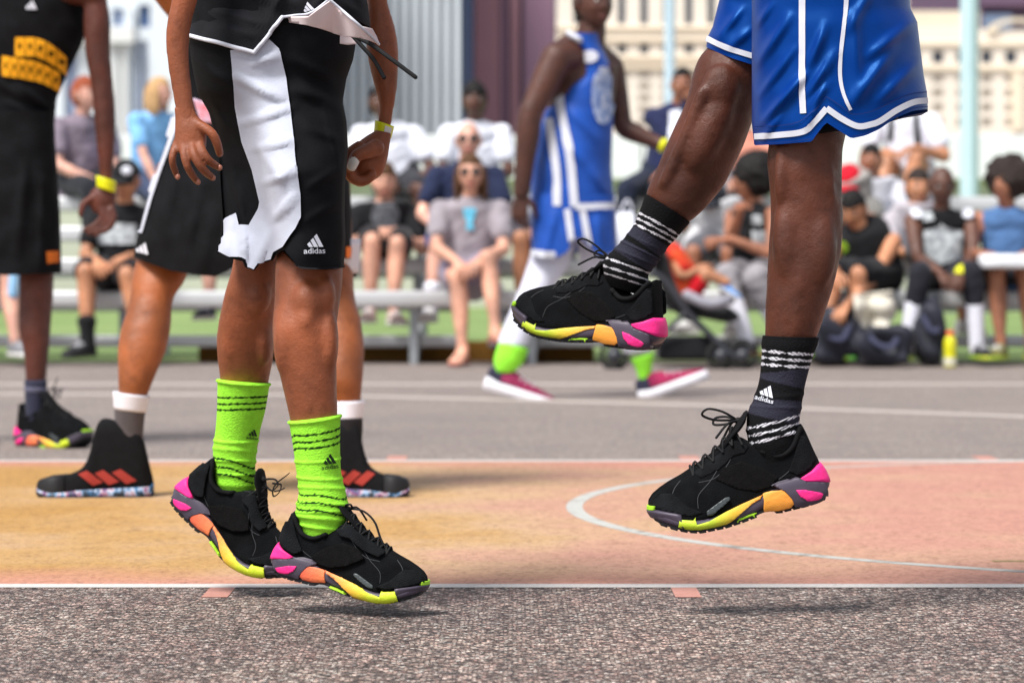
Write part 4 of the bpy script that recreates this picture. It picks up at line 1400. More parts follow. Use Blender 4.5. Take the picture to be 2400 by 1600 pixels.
# kneecap, shin edge and calf of the near leg; calf and knee of the far leg
P1.add(legN, legF, armR, armL, torso, neck, sh,
       ellipsoid(W(722, 706, 4.966), (.026, .020, .034)), ellipsoid(W(716, 752, 4.958), (.017, .014, .024)), tube([W(712, 760, 4.965), W(708, 860, 4.966), W(722, 960, 4.970)], [.016, .013, .012], 10, 12),
       ellipsoid(W(668, 800, 4.985), (.020, .030, .062)), ellipsoid(W(772, 800, 4.982), (.016, .028, .055)), ellipsoid(W(765, 690, 4.978), (.016, .020, .03)),
       ellipsoid(W(545, 780, 5.235), (.024, .03, .06)), ellipsoid(W(620, 790, 5.23), (.016, .03, .05)), ellipsoid(W(604, 690, 5.185), (.024, .02, .035)))
# hands: right hand open and hanging, left hand a fist with a taped thumb
def hp(x, y): return (380 + x / 6.533, 220 + y / 6.533)
def hw(x, y, d): return W(*hp(x, y), d)
hm = [traced([hp(180, 200), hp(196, 340), hp(196, 500), hp(190, 660), hp(172, 790), hp(160, 900)], [hp(480, 200), hp(545, 340), hp(640, 470), hp(680, 600), hp(682, 730), hp(668, 880)], 4.897, .58, 14, 20)]
for pts, r_ in ((((240, 740, .008), (168, 915, -.006), (160, 1050, -.006), (195, 1170, .004), (235, 1275, .014)), .0068),
                (((350, 720, .006), (335, 900, -.012), (385, 1100, -.016), (460, 1240, -.006), (545, 1350, .008)), .0074),
                (((450, 700, .006), (476, 895, -.016), (570, 1090, -.020), (670, 1200, -.010), (775, 1285, .004)), .0078),
                (((550, 690, .006), (612, 868, -.012), (700, 1000, -.014), (790, 1080, -.004), (880, 1135, .008)), .0076),
                (((520, 450, .0), (640, 520, -.006), (765, 610, -.010), (840, 760, -.006), (885, 925, .002)), .0086)):
    hm.append(tube([hw(x, y, 4.893 + dz) for x, y, dz in pts], [r_ * 1.15, r_ * 1.02, r_ * .95, r_ * .92, r_ * .76], 10, 18))
HR = remesh(*join(*hm), .0022, 9)
def fp(x, y): return (780 + x / 3.92, 60 + y / 3.92)
def fw(x, y, d): return W(*fp(x, y), d)
hm = [traced([fp(400, 960), fp(300, 1020), fp(190, 1110), fp(150, 1220), fp(170, 1330)], [fp(540, 990), fp(520, 1120), fp(500, 1240), fp(460, 1360), fp(370, 1430)], 5.245, .80, 14, 22)]
for i in range(4):
    dz = -.030 + .020 * i; sx = 14 * i
    hm.append(tube([fw(250 + sx, 1110, 5.245 + dz), fw(165 + sx, 1180, 5.24 + dz), fw(140 + sx, 1300, 5.24 + dz), fw(185 + sx, 1400 + 6 * i, 5.245 + dz), fw(290, 1425, 5.25 + dz), fw(360, 1370, 5.25 + dz)], [.011, .0115, .0112, .0108, .010, .009], 10, 22))
hm.append(tube([fw(400, 1120, 5.215), fw(310, 1160, 5.200), fw(230, 1190, 5.192), fw(195, 1240, 5.190), fw(165, 1310, 5.196)], [.016, .0135, .0115, .0105, .0085], 10, 18))
HL = remesh(*join(*hm), .0022, 9)
P1.addraw(HR, HL)
add_head(P1, W(652, -870, 5.02), (.8, -.5, -.1), (0, 0, 1), SK_P1, 'short', 'black')
P1.finish(SK_P1, .0045, 14)
mk('thumb_tape', *tube([fw(208, 1205, 5.190), fw(196, 1245, 5.188), fw(172, 1300, 5.193)], [.0088, .0094, .0084], 12, 8), cloth(228, 224, 216, 'tape_white'), P1.root)
# fingernails of the open hand
for x, y in ((242, 1272), (552, 1350), (782, 1285), (884, 1132), (888, 915)):
    mk('fingernail', *ellipsoid(hw(x, y, 4.893 - .001), (.0042, .003, .0050)), mat('nail', srgb(156, 98, 78), rough=.3), P1.root)
# wristband on the left wrist
def band(P, L, R, d, asp=.95, name='wristband', tagm=True):
    o = mk(name, *traced(L, R, d, asp, 6, 24), BAND, P.root)
    return o
band(P1, [(879, 282), (876, 308)], [(924, 297), (917, 325)], 5.26, .95)
wt = bvh(*traced([(879, 282), (876, 308)], [(924, 297), (917, 325)], 5.26, .95, 6, 24))
put(P1.root, 'band_label', grid_poly([(903, 294), (918, 300), (915, 314), (900, 309)], 4), wt, cloth(235, 232, 225, 'label_white'), .0012)

# shorts
def relief1(x, y):
    # far leg of the shorts falls back, near leg comes forward below the crotch
    if y < 180: return 0.0
    k = min(1, (y - 180) / 220.0)
    b_ = np.interp(y, [180, 300, 420, 520, 640], [590, 600, 622, 650, 660])
    s_ = 1 / (1 + math.exp((x - b_) / 14.0))
    return k * (.06 * s_ - .075 * (1 - s_))
S1L = [(455, -120), (446, 20), (443, 87), (447, 137), (462, 216), (490, 265), (512, 352), (515, 435), (520, 505), (519, 545), (506, 588), (504, 600), (504, 700)]
S1R = [(838, -120), (835, 60), (833, 108), (828, 140), (812, 185), (803, 240), (812, 282), (816, 352), (809, 435), (808, 500), (810, 560), (806, 620), (806, 720)]
hem1 = [(504, 589), (541, 606), (570, 612), (576, 627), (599, 634), (608, 618), (640, 610), (652, 590), (664, 586), (702, 627), (765, 632), (806, 626)]
folds1 = [(700, 210, 800, 250, .012, 16), (720, 300, 800, 330, .008, 12), (690, 140, 780, 190, .010, 16), (720, 440, 790, 400, .007, 12), (710, 520, 800, 470, .006, 12), (760, 250, 805, 420, .006, 12),
          (556, 180, 660, 235, .012, 11), (570, 290, 690, 250, .010, 10), (590, 350, 690, 330, .008, 9), (600, 330, 660, 420, .008, 9), (620, 430, 690, 400, .010, 8), (640, 520, 690, 460, .011, 9), (655, 560, 640, 480, .010, 7), (590, 150, 650, 130, .008, 9),
          (560, 440, 575, 520, .008, 7), (545, 400, 560, 480, .006, 7), (575, 620, 572, 530, .012, 8), (600, 630, 640, 540, .012, 10), (530, 600, 545, 520, .010, 9), (470, 150, 540, 200, .006, 12), (490, 230, 530, 300, .006, 10)]
G = garment(S1L, S1R, -120, hem1, [(504, 592), (806, 622)], 5.10, 1.0, folds1, 150, 90, relief1, .0012)
sh1 = mk('shorts', *G, BLACK_KNIT, P1.root)
T1 = bvh(*G)
z1 = lambda x, y: (350 + x / 2.412, y / 2.412)
panel = [z1(*p) for p in ((465, 285), (560, 262), (680, 225), (735, 275), (770, 430), (800, 650), (825, 900), (850, 1100), (858, 1230), (830, 1290), (765, 1395), (712, 1425), (697, 1465), (621, 1485), (600, 1521), (560, 1508), (546, 1472), (535, 1453), (460, 1450), (388, 1416), (412, 1350), (424, 1254), (440, 1232), (498, 1202), (515, 1272), (570, 1272), (625, 1175), (632, 1140), (590, 960), (530, 800), (490, 600), (475, 400))]
put(sh1, 'white_panel', grid_poly(panel, 6), T1, PANEL_WHITE, .0038)
put(sh1, 'hem', ribbon2d([(665, 588), (702, 625), (765, 629.5), (804, 624)], 5, 40), T1, JERSEY_BLK, .003)
put(sh1, 'logo_print', logo2d(735, 578, 48, -.03), T1, WHITE_TRIM, .0032)
# drawstrings
def dw(x, y, d): return W(*z1(x, y), d)
mk('drawstring', *tube([dw(1150, 205, 4.96), dw(1205, 265, 4.94), dw(1270, 340, 4.93), dw(1328, 440, 4.93)], [.0036] * 4, 7, 24), LACE, sh1)
mk('drawstring', *tube([dw(1150, 205, 4.96), dw(1240, 245, 4.93), dw(1360, 330, 4.91), dw(1505, 438, 4.90)], [.0038] * 4, 7, 24), LACE, sh1)

# jersey, its hem kicked up
J1L = [(470, -560), (462, -300), (462, -60), (458, 10), (448, 45), (436, 84), (434, 110)]
J1R = [(820, -560), (838, -300), (850, -60), (862, 10), (868, 60), (870, 110)]
hemj = [(435, 84), (480, 96), (541, 111), (575, 121), (597, 128), (622, 98), (648, 63), (662, 44), (690, 40), (723, 36), (750, 18), (773, -2), (800, 22), (827, 44), (868, 64)]
foldj = [(470, 20, 640, 60, .014, 14), (500, 60, 620, 90, .008, 10), (560, -20, 700, 10, .012, 16), (640, 30, 680, -60, .012, 14), (730, 30, 790, -50, .010, 12), (480, -60, 600, -40, .01, 18), (800, 0, 850, 40, .010, 10), (820, -40, 860, 20, .008, 10)]
Gj = garment(J1L, J1R, -560, hemj, [(435, 84), (650, 60), (868, 66)], 5.10, .98, foldj, 140, 60, None, .003)
j1 = mk('jersey', *Gj, JERSEY_BLK, P1.root)
TJ = bvh(*Gj)
def hem_cord(pts, r_, n=40):
    V, _ = project([tuple(p) for p in resample(pts, n)], [], TJ, .002)
    return mk('hem_trim', *tube(V, [(r_, r_)] * n, 8, n), WHITE_TRIM, j1)
hem_cord([(437, 82), (480, 93), (541, 108), (596, 124)], .0036)
hem_cord([(596, 124), (620, 95), (646, 60), (661, 41)], .0034)
hem_cord([(661, 41), (690, 37), (723, 33), (750, 14), (772, -6)], .0024)
put(j1, 'logo_print', logo2d(723, 26, 34, -.35), TJ, WHITE_TRIM, .0025)
# turned-out white lining of the flying hem
flap = [z1(*p) for p in ((755, 105), (800, 95), (900, 92), (955, 50), (1022, 2), (1090, 60), (1150, 112), (1205, 150), (1255, 162), (1280, 205), (1298, 252), (1245, 232), (1190, 212), (1100, 205), (1030, 182), (900, 142), (760, 122))]
V2, Fc = grid_poly(flap, 7)
V = [W(x, y, 4.96 - .05 * math.exp(-((x - 800) / 90) ** 2) + .03 * math.sin(x * .05) + .0006 * (y - 60)) for x, y in V2]
mk('lining', *thick(V, Fc, .002), LINING, j1)
V2, Fc = grid_poly([z1(*p) for p in ((1030, 182), (1100, 205), (1170, 214), (1180, 250), (1120, 255), (1050, 245))], 7)
mk('lining', *thick([W(x, y, 5.02) for x, y in V2], Fc, .002), LINING, j1)
e = [z1(*p) for p in ((1022, 2), (1090, 60), (1150, 112), (1225, 180), (1298, 252))]
mk('hem_trim', *tube([W(x, y, 4.955 - .05 * math.exp(-((x - 800) / 90) ** 2) + .03 * math.sin(x * .05) + .0006 * (y - 60)) for x, y in e], [.0024] * 5, 6, 24), WHITE_TRIM, j1)

# socks: dense tubes with knitted stripes
def sock(parent, L, R, d, fn, asp=.98, rings=150, n=72, d2=None, rib=0.0, wr=0.0, name='sock'):
    L = np.array(L, float); R = np.array(R, float)
    def bump(t, a):
        b_ = rib * math.sin(a * 36) * (1 if t < .09 else .25)
        for (tc_, wd_, am, ph) in wrl: b_ += 1.5 * am * math.exp(-((t - tc_ - .012 * math.sin(a + ph)) / wd_) ** 2)
        return b_
    wrl = wr or []
    V, Fc = traced(L, R, d, asp, rings, n, bump, True, d2)
    col = []
    for i in range(rings):
        for j in range(n):
            col.append(fn(i / (rings - 1), 2 * math.pi * j / n))
    while len(col) < len(V): col.append(fn(.5, 0))
    o = mk(name, V, Fc, mat('sock_knit', (1, 1, 1), rough=.9, spec=.15, var=.10, vscale=90, bump=.35, bscale=330, attr=True), parent, attr=col)
    return o, bvh(V, Fc)
LIME = srgb(158, 238, 62); DKG = srgb(20, 52, 14)
def stripes(cs, w, jag, tilt):
    def f(t, a):
        for c_ in cs:
            e_ = t - (c_ + tilt(a))
            if abs(e_ + jag * noise1(a * 3.1 + c_ * 40)) < w * (1 + .5 * noise1(a * 7 + c_ * 90)): return True
        return False
    return f
sn = stripes([.10, .155, .205], .0085, .004, lambda a: .022 * math.cos(a) * (-1) + .03 * abs(math.cos(a - .9)) )
sn2 = stripes([.60, .66, .72], .008, .005, lambda a: .025 * math.sin(a * 1.0 + 1) + .012 * math.sin(3 * a))
so, TS = sock(P1.root, [(677, 986), (686, 1040), (692, 1085), (700, 1150), (694, 1192), (704, 1230), (716, 1268)],
              [(798, 971), (797, 1050), (800, 1110), (812, 1160), (816, 1190), (806, 1235), (790, 1276)], 5.0,
              lambda t, a: DKG if (sn(t, a) or sn2(t, a)) else LIME, wr=[(.33, .012, .03, 0), (.47, .012, .035, 1), (.55, .014, .03, 2.5), (.79, .02, .05, 2), (.74, .012, .03, 4), (.86, .016, .05, 1), (.68, .012, .03, 3), (.012, .012, .05, 0)], rib=.004)
put(so, 'logo_print', logo2d(771, 1086, 38, -.12), TS, mat('print_green', srgb(18, 46, 14), rough=.8), .002)
sf = stripes([.135, .19, .24], .0085, .004, lambda a: -.02 * math.cos(a))
sf2 = stripes([.70, .77, .83], .009, .006, lambda a: .05 * math.cos(a) * 1.0 + .012 * math.sin(3 * a))
so, TS = sock(P1.root, [(510, 888), (509, 950), (506, 1000), (500, 1050), (500, 1090), (505, 1130), (515, 1160)],
              [(632, 898), (622, 960), (608, 1015), (601, 1060), (598, 1100), (600, 1125), (596, 1160)], [5.262, 5.285, 5.30],
              lambda t, a: DKG if (sf(t, a) or sf2(t, a)) else LIME, wr=[(.52, .014, .035, 0), (.60, .02, .03, 2), (.9, .03, .04, 1), (.70, .014, .04, 3), (.80, .014, .04, 0), (.012, .012, .05, 0)], rib=.004)
put(so, 'logo_print', logo2d(590, 1020, 26, .12), TS, mat('print_green', srgb(18, 46, 14), rough=.8), .002)
hero_shoe(P1.root, W(817, 1380, 4.985), math.radians(-14), math.radians(12.5), math.radians(0), FOAM_A, 'long', lateral=(-1,), scale=.88, zs=.88, lab='black suede sneaker with pink and coral midsole, toes pointing at the asphalt')
hero_shoe(P1.root, W(532, 1287, 5.285), math.radians(-18), math.radians(41), math.radians(0), FOAM_A, 'tangle', bend=math.radians(14), scale=.90, zs=.92, lateral=(1,), lab='black suede sneaker with heel kicked up and laces flying')

# ================================================================== player jumping in blue satin shorts (right)
P2 = Person(W(1900, 632, 4.98).xy.to_3d(), 'jumping player in blue satin shorts and striped black socks', 'players on the court')
z5 = lambda x, y: (1450 + x / 1.96, y / 1.96)
def muscle2(t, a):
    return .06 * math.exp(-((t - .50) / .15) ** 2) * max(0, math.cos(a)) * .6 + .03 * math.exp(-((t - .45) / .12) ** 2) * max(0, math.sin(a - .4)) - .05 * math.exp(-((t - .27) / .04) ** 2) * max(0, math.sin(a + .3)) + .03 * math.exp(-((t - .18) / .05) ** 2) * max(0, math.sin(a + .9))
legN = traced([(1840, 60), (1810, 220), (1801, 344), (1798, 388), (1804, 439), (1806, 510), (1802, 577), (1797, 638), (1793, 714), (1793, 791), (1796, 840), (1806, 900)],
              [(2000, 60), (1996, 200), (1984, 311), (1974, 357), (1970, 434), (1973, 510), (1969, 587), (1957, 658), (1938, 724), (1914, 788), (1890, 840), (1866, 900)], 4.95, .95, 70, 44, muscle2, lumps=.04)
legF = traced([z5(540, 60), z5(450, 170), z5(403, 222), z5(365, 272), z5(335, 370), z5(300, 480), z5(240, 620), z5(180, 760), z5(130, 885), z5(135, 960), z5(120, 1020)],
              [z5(660, 120), z5(690, 240), z5(668, 360), z5(640, 470), z5(612, 560), z5(560, 685), z5(500, 820), z5(420, 930), z5(322, 1022), z5(255, 1040), z5(190, 1060)], 5.16, .92, 70, 44,
              lambda t, a: .05 * math.exp(-((t - .42) / .12) ** 2) * max(0, math.cos(a)) - .04 * math.exp(-((t - .36) / .10) ** 2) * max(0, math.sin(a + 1.2)) + .04 * math.exp(-((t - .20) / .06) ** 2) * max(0, math.sin(a + .6)), lumps=.04)
torso = tube([W(1930, 60, 5.05), W(1945, -150, 5.05), W(1955, -380, 5.03), W(1950, -620, 5.0), W(1945, -760, 5.0)], [(.09, .085), (.11, .10), (.13, .11), (.17, .12), (.08, .07)], 24, 24)
P2.add(ellipsoid(W(1846, 560, 4.914), (.026, .022, .075)), ellipsoid(W(1922, 575, 4.914), (.028, .026, .072)), tube([W(1935, 330, 4.918), W(1942, 420, 4.906), W(1950, 480, 4.915)], [.011, .010, .009], 8, 10),
       tube([W(1836, 350, 4.91), W(1828, 430, 4.904), W(1836, 490, 4.912)], [.013, .011, .009], 8, 10), ellipsoid(W(1880, 395, 4.902), (.020, .012, .035)), tube([W(1876, 660, 4.905), W(1862, 780, 4.915)], [.012, .010], 8, 8),
       ellipsoid(W(1665, 300, 5.110), (.032, .026, .085), Matrix.Rotation(.42, 3, 'Y')), ellipsoid(W(1690, 205, 5.106), (.034, .022, .040)), tube([W(1648, 215, 5.098), W(1606, 320, 5.108), W(1556, 430, 5.122)], [.013, .012, .011], 8, 12))
P2.add(legN, legF, torso, tube([W(1945, -740, 5.0), W(1930, -880, 4.99)], [.062, .058], 14, 6))
s1, s2 = W(1800, -700, 4.86), W(2060, -700, 5.14)
for s_, w_, pl in ((s1, W(1560, -1060, 4.8), (0, -1, 0)), (s2, W(2300, -480, 5.2), (1, .3, 0))):
    e_ = ik(s_, w_, .31, .27, pl)
    P2.add(arm_geo(s_, e_, w_), tube([W(1945, -720, 5.0), s_], [.07, .062], 12, 6))
    P2.addraw(hand_geo(w_, w_ - e_, (0, -1, .2), (0, 0, 1), .4))
add_head(P2, W(1905, -1020, 4.97), (-1, -.1, .1), (0, 0, 1), SK_P2, 'short', 'black')
P2.finish(SK_P2, .0045, 14)
# shorts: near leg, far leg
N_L = [(1790, -360), (1766, -150), (1762, 0), (1762, 290), (1768, 341), (1768, 420)]
N_R = [(2100, -360), (2128, -120), (2134, 20), (2150, 52), (2158, 120), (2165, 175), (2173, 219), (2175, 262), (2175, 420)]
hemN = [(1768, 341), (1830, 338), (1904, 332), (1921, 309), (1940, 287), (1965, 304), (1996, 325), (2030, 318), (2062, 303), (2101, 276), (2140, 260), (2175, 256)]
foldsN = [(1885, 175, 1790, 285, .016, 11), (1850, 40, 1775, 150, .012, 14), (1862, 115, 1780, 225, .010, 10), (1935, 60, 1900, 150, .012, 11), (1960, 120, 1895, 220, .010, 10), (1945, 190, 1900, 250, .008, 9), (2090, 120, 2000, 240, .014, 18), (2130, 60, 2040, 130, .014, 16), (2150, 150, 2060, 235, .010, 15), (2000, 30, 2010, 200, .010, 16), (1830, 270, 1790, 320, .008, 8), (1810, 10, 1775, 60, .008, 9), (1920, 230, 1890, 300, .006, 8), (2040, -20, 1990, 70, .01, 14)]
G = garment(N_L, N_R, -360, hemN, [(1768, 334), (1900, 320), (2060, 296), (2120, 274), (2175, 262)], 4.97, .80, foldsN, 150, 90, None, .0009)
sh2 = mk('shorts', *G, BLUE_SATIN, P2.root)
TN = bvh(*G)
F_L = [(1720, -360), (1695, -150), (1686, 0), (1670, 64), (1658, 88), (1655, 112), (1655, 200)]
F_R = [(1960, -360), (1950, -100), (1930, 60), (1880, 170), (1880, 240)]
Gf = garment(F_L, F_R, -360, [(1655, 111), (1690, 128), (1715, 138), (1762, 153), (1880, 178)], [(1655, 108), (1880, 176)], 5.16, .72, [(1740, 20, 1690, 80, .010, 12), (1760, 70, 1710, 110, .006, 9)], 110, 60, None, .002)
mk('far_leg', *Gf, BLUE_SATIN, sh2)
TF = bvh(*Gf)
put(sh2, 'hem_trim', ribbon2d([(1656, 90), (1690, 106), (1720, 118), (1764, 131), (1800, 141)], 13, 50), TF, WHITE_TRIM, .0014)
hs = [(1769, 320), (1830, 316), (1884, 308)]
put(sh2, 'hem_trim', ribbon2d(hs + [(1910, 285), (1937.5, 254)], 14, 60), TN, WHITE_TRIM, .0014)
put(sh2, 'hem_trim', ribbon2d([(1937.5, 254), (1975, 280), (2010, 296), (2040, 292), (2062, 284), (2100, 259), (2140, 240), (2173, 236)], 14, 60), TN, WHITE_TRIM, .0015)
put(sh2, 'side_piping', ribbon2d([(1880, -200), (1880, 0), (1880, 150), (1880, 210), (1883, 266)], 15, 70), TN, WHITE_TRIM, .0012)
put(sh2, 'side_piping', ribbon2d([(1986, -200), (1983, 0), (1978, 60), (1970, 130), (1969, 180), (1977, 220), (1994, 258)], 13, 70, 8), TN, WHITE_TRIM, .0012)
stm = mat('stitch_blue', srgb(0, 40, 110), rough=.7)
put(sh2, 'stitching', ribbon2d([(1769, 297), (1830, 294), (1872, 286), (1905, 262), (1932, 232), (1938, 228), (1980, 256), (2000, 268), (2040, 262), (2080, 243), (2130, 222), (2170, 216)], 2.2, 90), TN, stm, .002)
put(sh2, 'stitching', ribbon2d([(1769, 336), (1840, 333), (1900, 326)], 1.8, 60), TN, stm, .002)
put(sh2, 'stitching', ribbon2d([(1996, 320), (2030, 312), (2062, 297), (2101, 270), (2140, 254), (2172, 250)], 1.8, 60), TN, stm, .002)
put(sh2, 'notch_binding', ribbon2d([(1906, 331), (1922, 308), (1939, 289)], 4, 24), TN, WHITE_TRIM, .0026)
# grey lining seen inside the back of the hem, and tights under the notch
V2, Fc = grid_poly([(2095, 283), (2104, 272), (2140, 259), (2172, 255), (2174, 262), (2160, 270), (2120, 277)], 6)
mk('lining', *thick([W(x, y, 5.06) for x, y in V2], Fc, .002), GREY_LINING, sh2)
mk('undershorts', *traced([(1802, 180), (1797, 280), (1798, 334)], [(2004, 180), (1994, 270), (1986, 306)], 4.95, 1.06, 20, 40), BLACK_KNIT, P2.root)
# jersey above the frame
mk('jersey', *garment([(1800, -800), (1790, -500), (1784, -320)], [(2090, -800), (2105, -500), (2110, -320)], -760, [(1780, -320), (2110, -320)], [(1780, -320), (2110, -320)], 5.02, .8, (), 60, 20), cloth(16, 70, 165, 'jersey_blue'), P2.root)

BLK = (0.0055, 0.0055, 0.0065); GRY = srgb(46, 46, 58); WHT = srgb(232, 230, 238)
def sock2(top, bot, g1, g2, jag=.006, tl=0.0, tl2=0.0):
    def f(t, a):
        sg = math.cos(a)
        for c_ in top:
            e_ = t - c_ - tl * sg
            if abs(e_) < .0125 and (noise1(a * 9 + c_ * 77) * .010 + .0105 > abs(e_)): 
                return WHT if math.sin(a * 70 + e_ * 900) > -.55 else BLK
        for c_ in bot:
            e_ = t - c_ - tl2 * sg
            if abs(e_) < .0125 and (noise1(a * 9 + c_ * 55) * .010 + .0105 > abs(e_)):
                return WHT if math.sin(a * 70 + e_ * 900) > -.45 else BLK
        for lo, hi in (g1, g2):
            if lo + .02 * sg * (1 if lo > .3 else -1) + .006 * noise1(a * 5) < t < hi + .045 * sg + .006 * noise1(a * 4 + 1):
                return tuple(c * (1 + .25 * math.sin(a * 90 + t * 500)) for c in GRY)
        return BLK
    return f
so, TS = sock(P2.root, [(1788, 786), (1784, 850), (1779, 893), (1766, 936), (1753, 966), (1750, 1000), (1756, 1045), (1776, 1088)],
              [(1919, 791), (1908, 826), (1894, 873), (1884, 916), (1877, 962), (1873, 995), (1872, 1040), (1862, 1088)], 4.95,
              sock2([.125, .175, .225], [.66, .72, .775], (.26, .365), (.485, .64), tl=.012, tl2=-.05), rings=190, n=110, rib=.006, wr=[(.06, .04, .02, 0), (.45, .02, .02, 0), (.55, .015, .02, 2), (.74, .02, .03, 1)])
put(so, 'logo_print', logo2d(1795, 927, 43, .28), TS, WHITE_TRIM, .002)
z3 = lambda x, y: (1150 + x / 3.92, 450 + y / 3.92)
so, TS = sock(P2.root, [z3(1425, 20), z3(1370, 170), z3(1320, 290), z3(1230, 420), z3(1110, 550), z3(1040, 640), z3(1040, 740), z3(1090, 860)],
              [z3(1830, 280), z3(1720, 410), z3(1620, 520), z3(1530, 660), z3(1455, 750), z3(1450, 810), z3(1440, 870), z3(1370, 950)], 5.16,
              sock2([.19, .245, .30], [.72, .80, .87], (.34, .46), (.50, .66), tl=.0, tl2=.0), rings=190, n=110, rib=.006, d2=5.20, wr=[(.42, .02, .02, 0), (.52, .012, .03, 1.5), (.60, .015, .03, .6), (.68, .02, .02, 1)])
hero_shoe(P2.root, W(1737, 1212, 4.95), math.radians(181), math.radians(13.7), 0, FOAM_B, 'loops', lateral=(1,), scale=.98, zs=.95, lab='black suede sneaker with orange and lime midsole hovering over the painted key')
hero_shoe(P2.root, W(1370, 796, 5.235), math.radians(154), math.radians(-6), 0, FOAM_B, 'loops', lateral=(), scale=.935, zs=.93, lab='black suede sneaker swung forward in the air')
# ================================================================== other players
STRIPE_RED = cloth(158, 56, 48, 'stripe_red')
GREY_SOCK = cloth(84, 78, 80, 'sock_grey', var=.2)
WHITE_SOCK = cloth(224, 224, 234, 'sock_white', var=.05)
NAVY_SOCK = cloth(46, 48, 66, 'sock_navy')
# marbled midsole
m, t, b = node_mat('marbled_sole')
tc = t.nodes.new('ShaderNodeTexCoord')
nz = noise(t, tc, 26, 5, .7)
r_ = ramp(t, [(.40, srgb(26, 26, 34)), (.45, srgb(50, 120, 170)), (.49, srgb(190, 196, 210)), (.53, srgb(150, 60, 80)), (.57, srgb(70, 60, 130)), (.62, srgb(26, 26, 34))])
t.links.new(nz, r_.inputs[0]); t.links.new(r_.outputs[0], b.inputs['Base Color'])

# ---- player standing astride behind the jumper, black and white shorts
DP3 = 7.55
P3 = Person((W(560, 632, 7.7).x, 7.7, 0), 'player in black shorts with white trim standing astride in red striped high tops', 'players on the court')
lg = traced([(370, 380), (345, 520), (318, 610), (309, 655), (306, 693), (298, 727), (283, 774), (276, 822), (277, 870), (278, 920), (285, 990), (290, 1060)],
            [(530, 380), (480, 520), (440, 640), (428, 667), (409, 693), (402, 727), (401, 762), (390, 817), (376, 852), (352, 910), (326, 985), (316, 1060)], [7.80, 7.70, 7.60, 7.55, 7.55], .95, 50, 32,
            lambda t, a: .05 * math.exp(-((t - .42) / .06) ** 2) * max(0, math.sin(a)) - .03 * math.exp(-((t - .34) / .05) ** 2) * max(0, math.sin(a - .8)))
rg = traced([(660, 380), (690, 520), (712, 620), (722, 690), (735, 750), (738, 810), (750, 880), (790, 950), (795, 1010), (795, 1060)],
            [(820, 380), (825, 520), (829, 620), (831, 690), (846, 750), (853, 804), (853, 850), (846, 940), (842, 1010), (842, 1060)], [7.80, 7.72, 7.62, 7.55, 7.55], .95, 50, 32)
tr = tube([W(590, 330, 7.75), W(600, 180, 7.75), W(610, 0, 7.75), W(620, -180, 7.72), W(625, -260, 7.70)], [(.15, .11), (.14, .105), (.15, .115), (.18, .115), (.07, .07)], 20, 20)
P3.add(lg, rg, tr, tube([W(625, -250, 7.7), W(628, -350, 7.68)], [.062, .058], 12, 5))
for s_, w_, pl in ((W(480, -170, 7.72), W(520, 150, 7.55), (-.4, -.6, 0)), (W(765, -170, 7.72), W(740, 150, 7.55), (.4, -.6, 0))):
    e_ = ik(s_, w_, .30, .27, pl)
    P3.add(arm_geo(s_, e_, w_), tube([W(622, -190, 7.71), s_], [.07, .06], 12, 6))
    P3.addraw(hand_geo(w_, w_ - e_, (0, -1, 0), (1, 0, 0), .5))
add_head(P3, W(630, -440, 7.66), (.2, -1, 0), (0, 0, 1), SK_P3, 'short', 'black')
P3.finish(SK_P3, .008, 4)
G = garment([(450, -20), (432, 130), (412, 262), (372, 390), (338, 495), (320, 560), (313, 604)], [(780, -20), (795, 150), (815, 350), (824, 500), (824, 608)], -20,
            [(313, 602), (350, 617), (400, 634), (460, 644), (505, 648), (540, 632), (600, 585), (660, 585), (720, 604), (824, 606)], [(313, 600), (824, 602)], 7.70, .85,
            [(420, 330, 380, 560, .02, 18), (470, 420, 430, 610, .015, 16), (380, 480, 350, 590, .012, 12), (500, 500, 470, 640, .015, 14)], 110, 60, None, .003, 0, .7)
s3 = mk('shorts', *G, BLACK_KNIT, P3.root); T3 = bvh(*G)
put(s3, 'side_trim', ribbon2d([(418, 255), (400, 320), (372, 400), (350, 470), (330, 545)], 22, 50, 12), T3, PANEL_WHITE, .004, dref=7.7)
put(s3, 'logo_print', logo2d(334, 592, 40, .2, 1, False), T3, WHITE_TRIM, .004, dref=7.7)
put(s3, 'number_print', grid_poly([(808, 578), (824, 578), (824, 604), (808, 604)], 8), T3, cloth(232, 122, 40, 'print_orange'), .004, dref=7.7)
mk('white_undershorts', *traced([(728, 560), (730, 640)], [(846, 560), (840, 640)], 7.69, .95, 6, 24), WHITE_TRIM, P3.root)
mk('tights_hem', *traced([(732, 630), (732, 650)], [(836, 630), (836, 650)], 7.69, .95, 6, 24), BLACK_KNIT, P3.root)
mk('jersey', *garment([(470, -240), (470, -100), (462, 60)], [(770, -240), (776, -100), (784, 60)], -240, [(462, 60), (784, 60)], [(462, 60), (784, 60)], 7.74, .8, (), 60, 20, None, .004), JERSEY_BLK, P3.root)
V2, Fc = grid_poly([(452, 230), (484, 240), (500, 290), (470, 288)], 8)
mk('badge_print', *thick([W(x, y, 7.46) for x, y in V2], Fc, .004), mat('badge', srgb(228, 120, 130), rough=.8, var=.6, vscale=30, col2=srgb(200, 205, 230)), s3)
for L, R, dd in (([(264, 917), (267, 957)], [(352, 927), (343, 966)], 7.555), ([(784, 940), (788, 984)], [(856, 938), (850, 982)], 7.555)):
    mk('sock_cuff', *traced(L, R, dd, .98, 8, 28), WHITE_SOCK, P3.root)
mk('sock', *traced([(267, 950), (270, 1000), (276, 1060)], [(342, 955), (337, 1000), (335, 1060)], 7.553, .95, 12, 24), GREY_SOCK, P3.root)
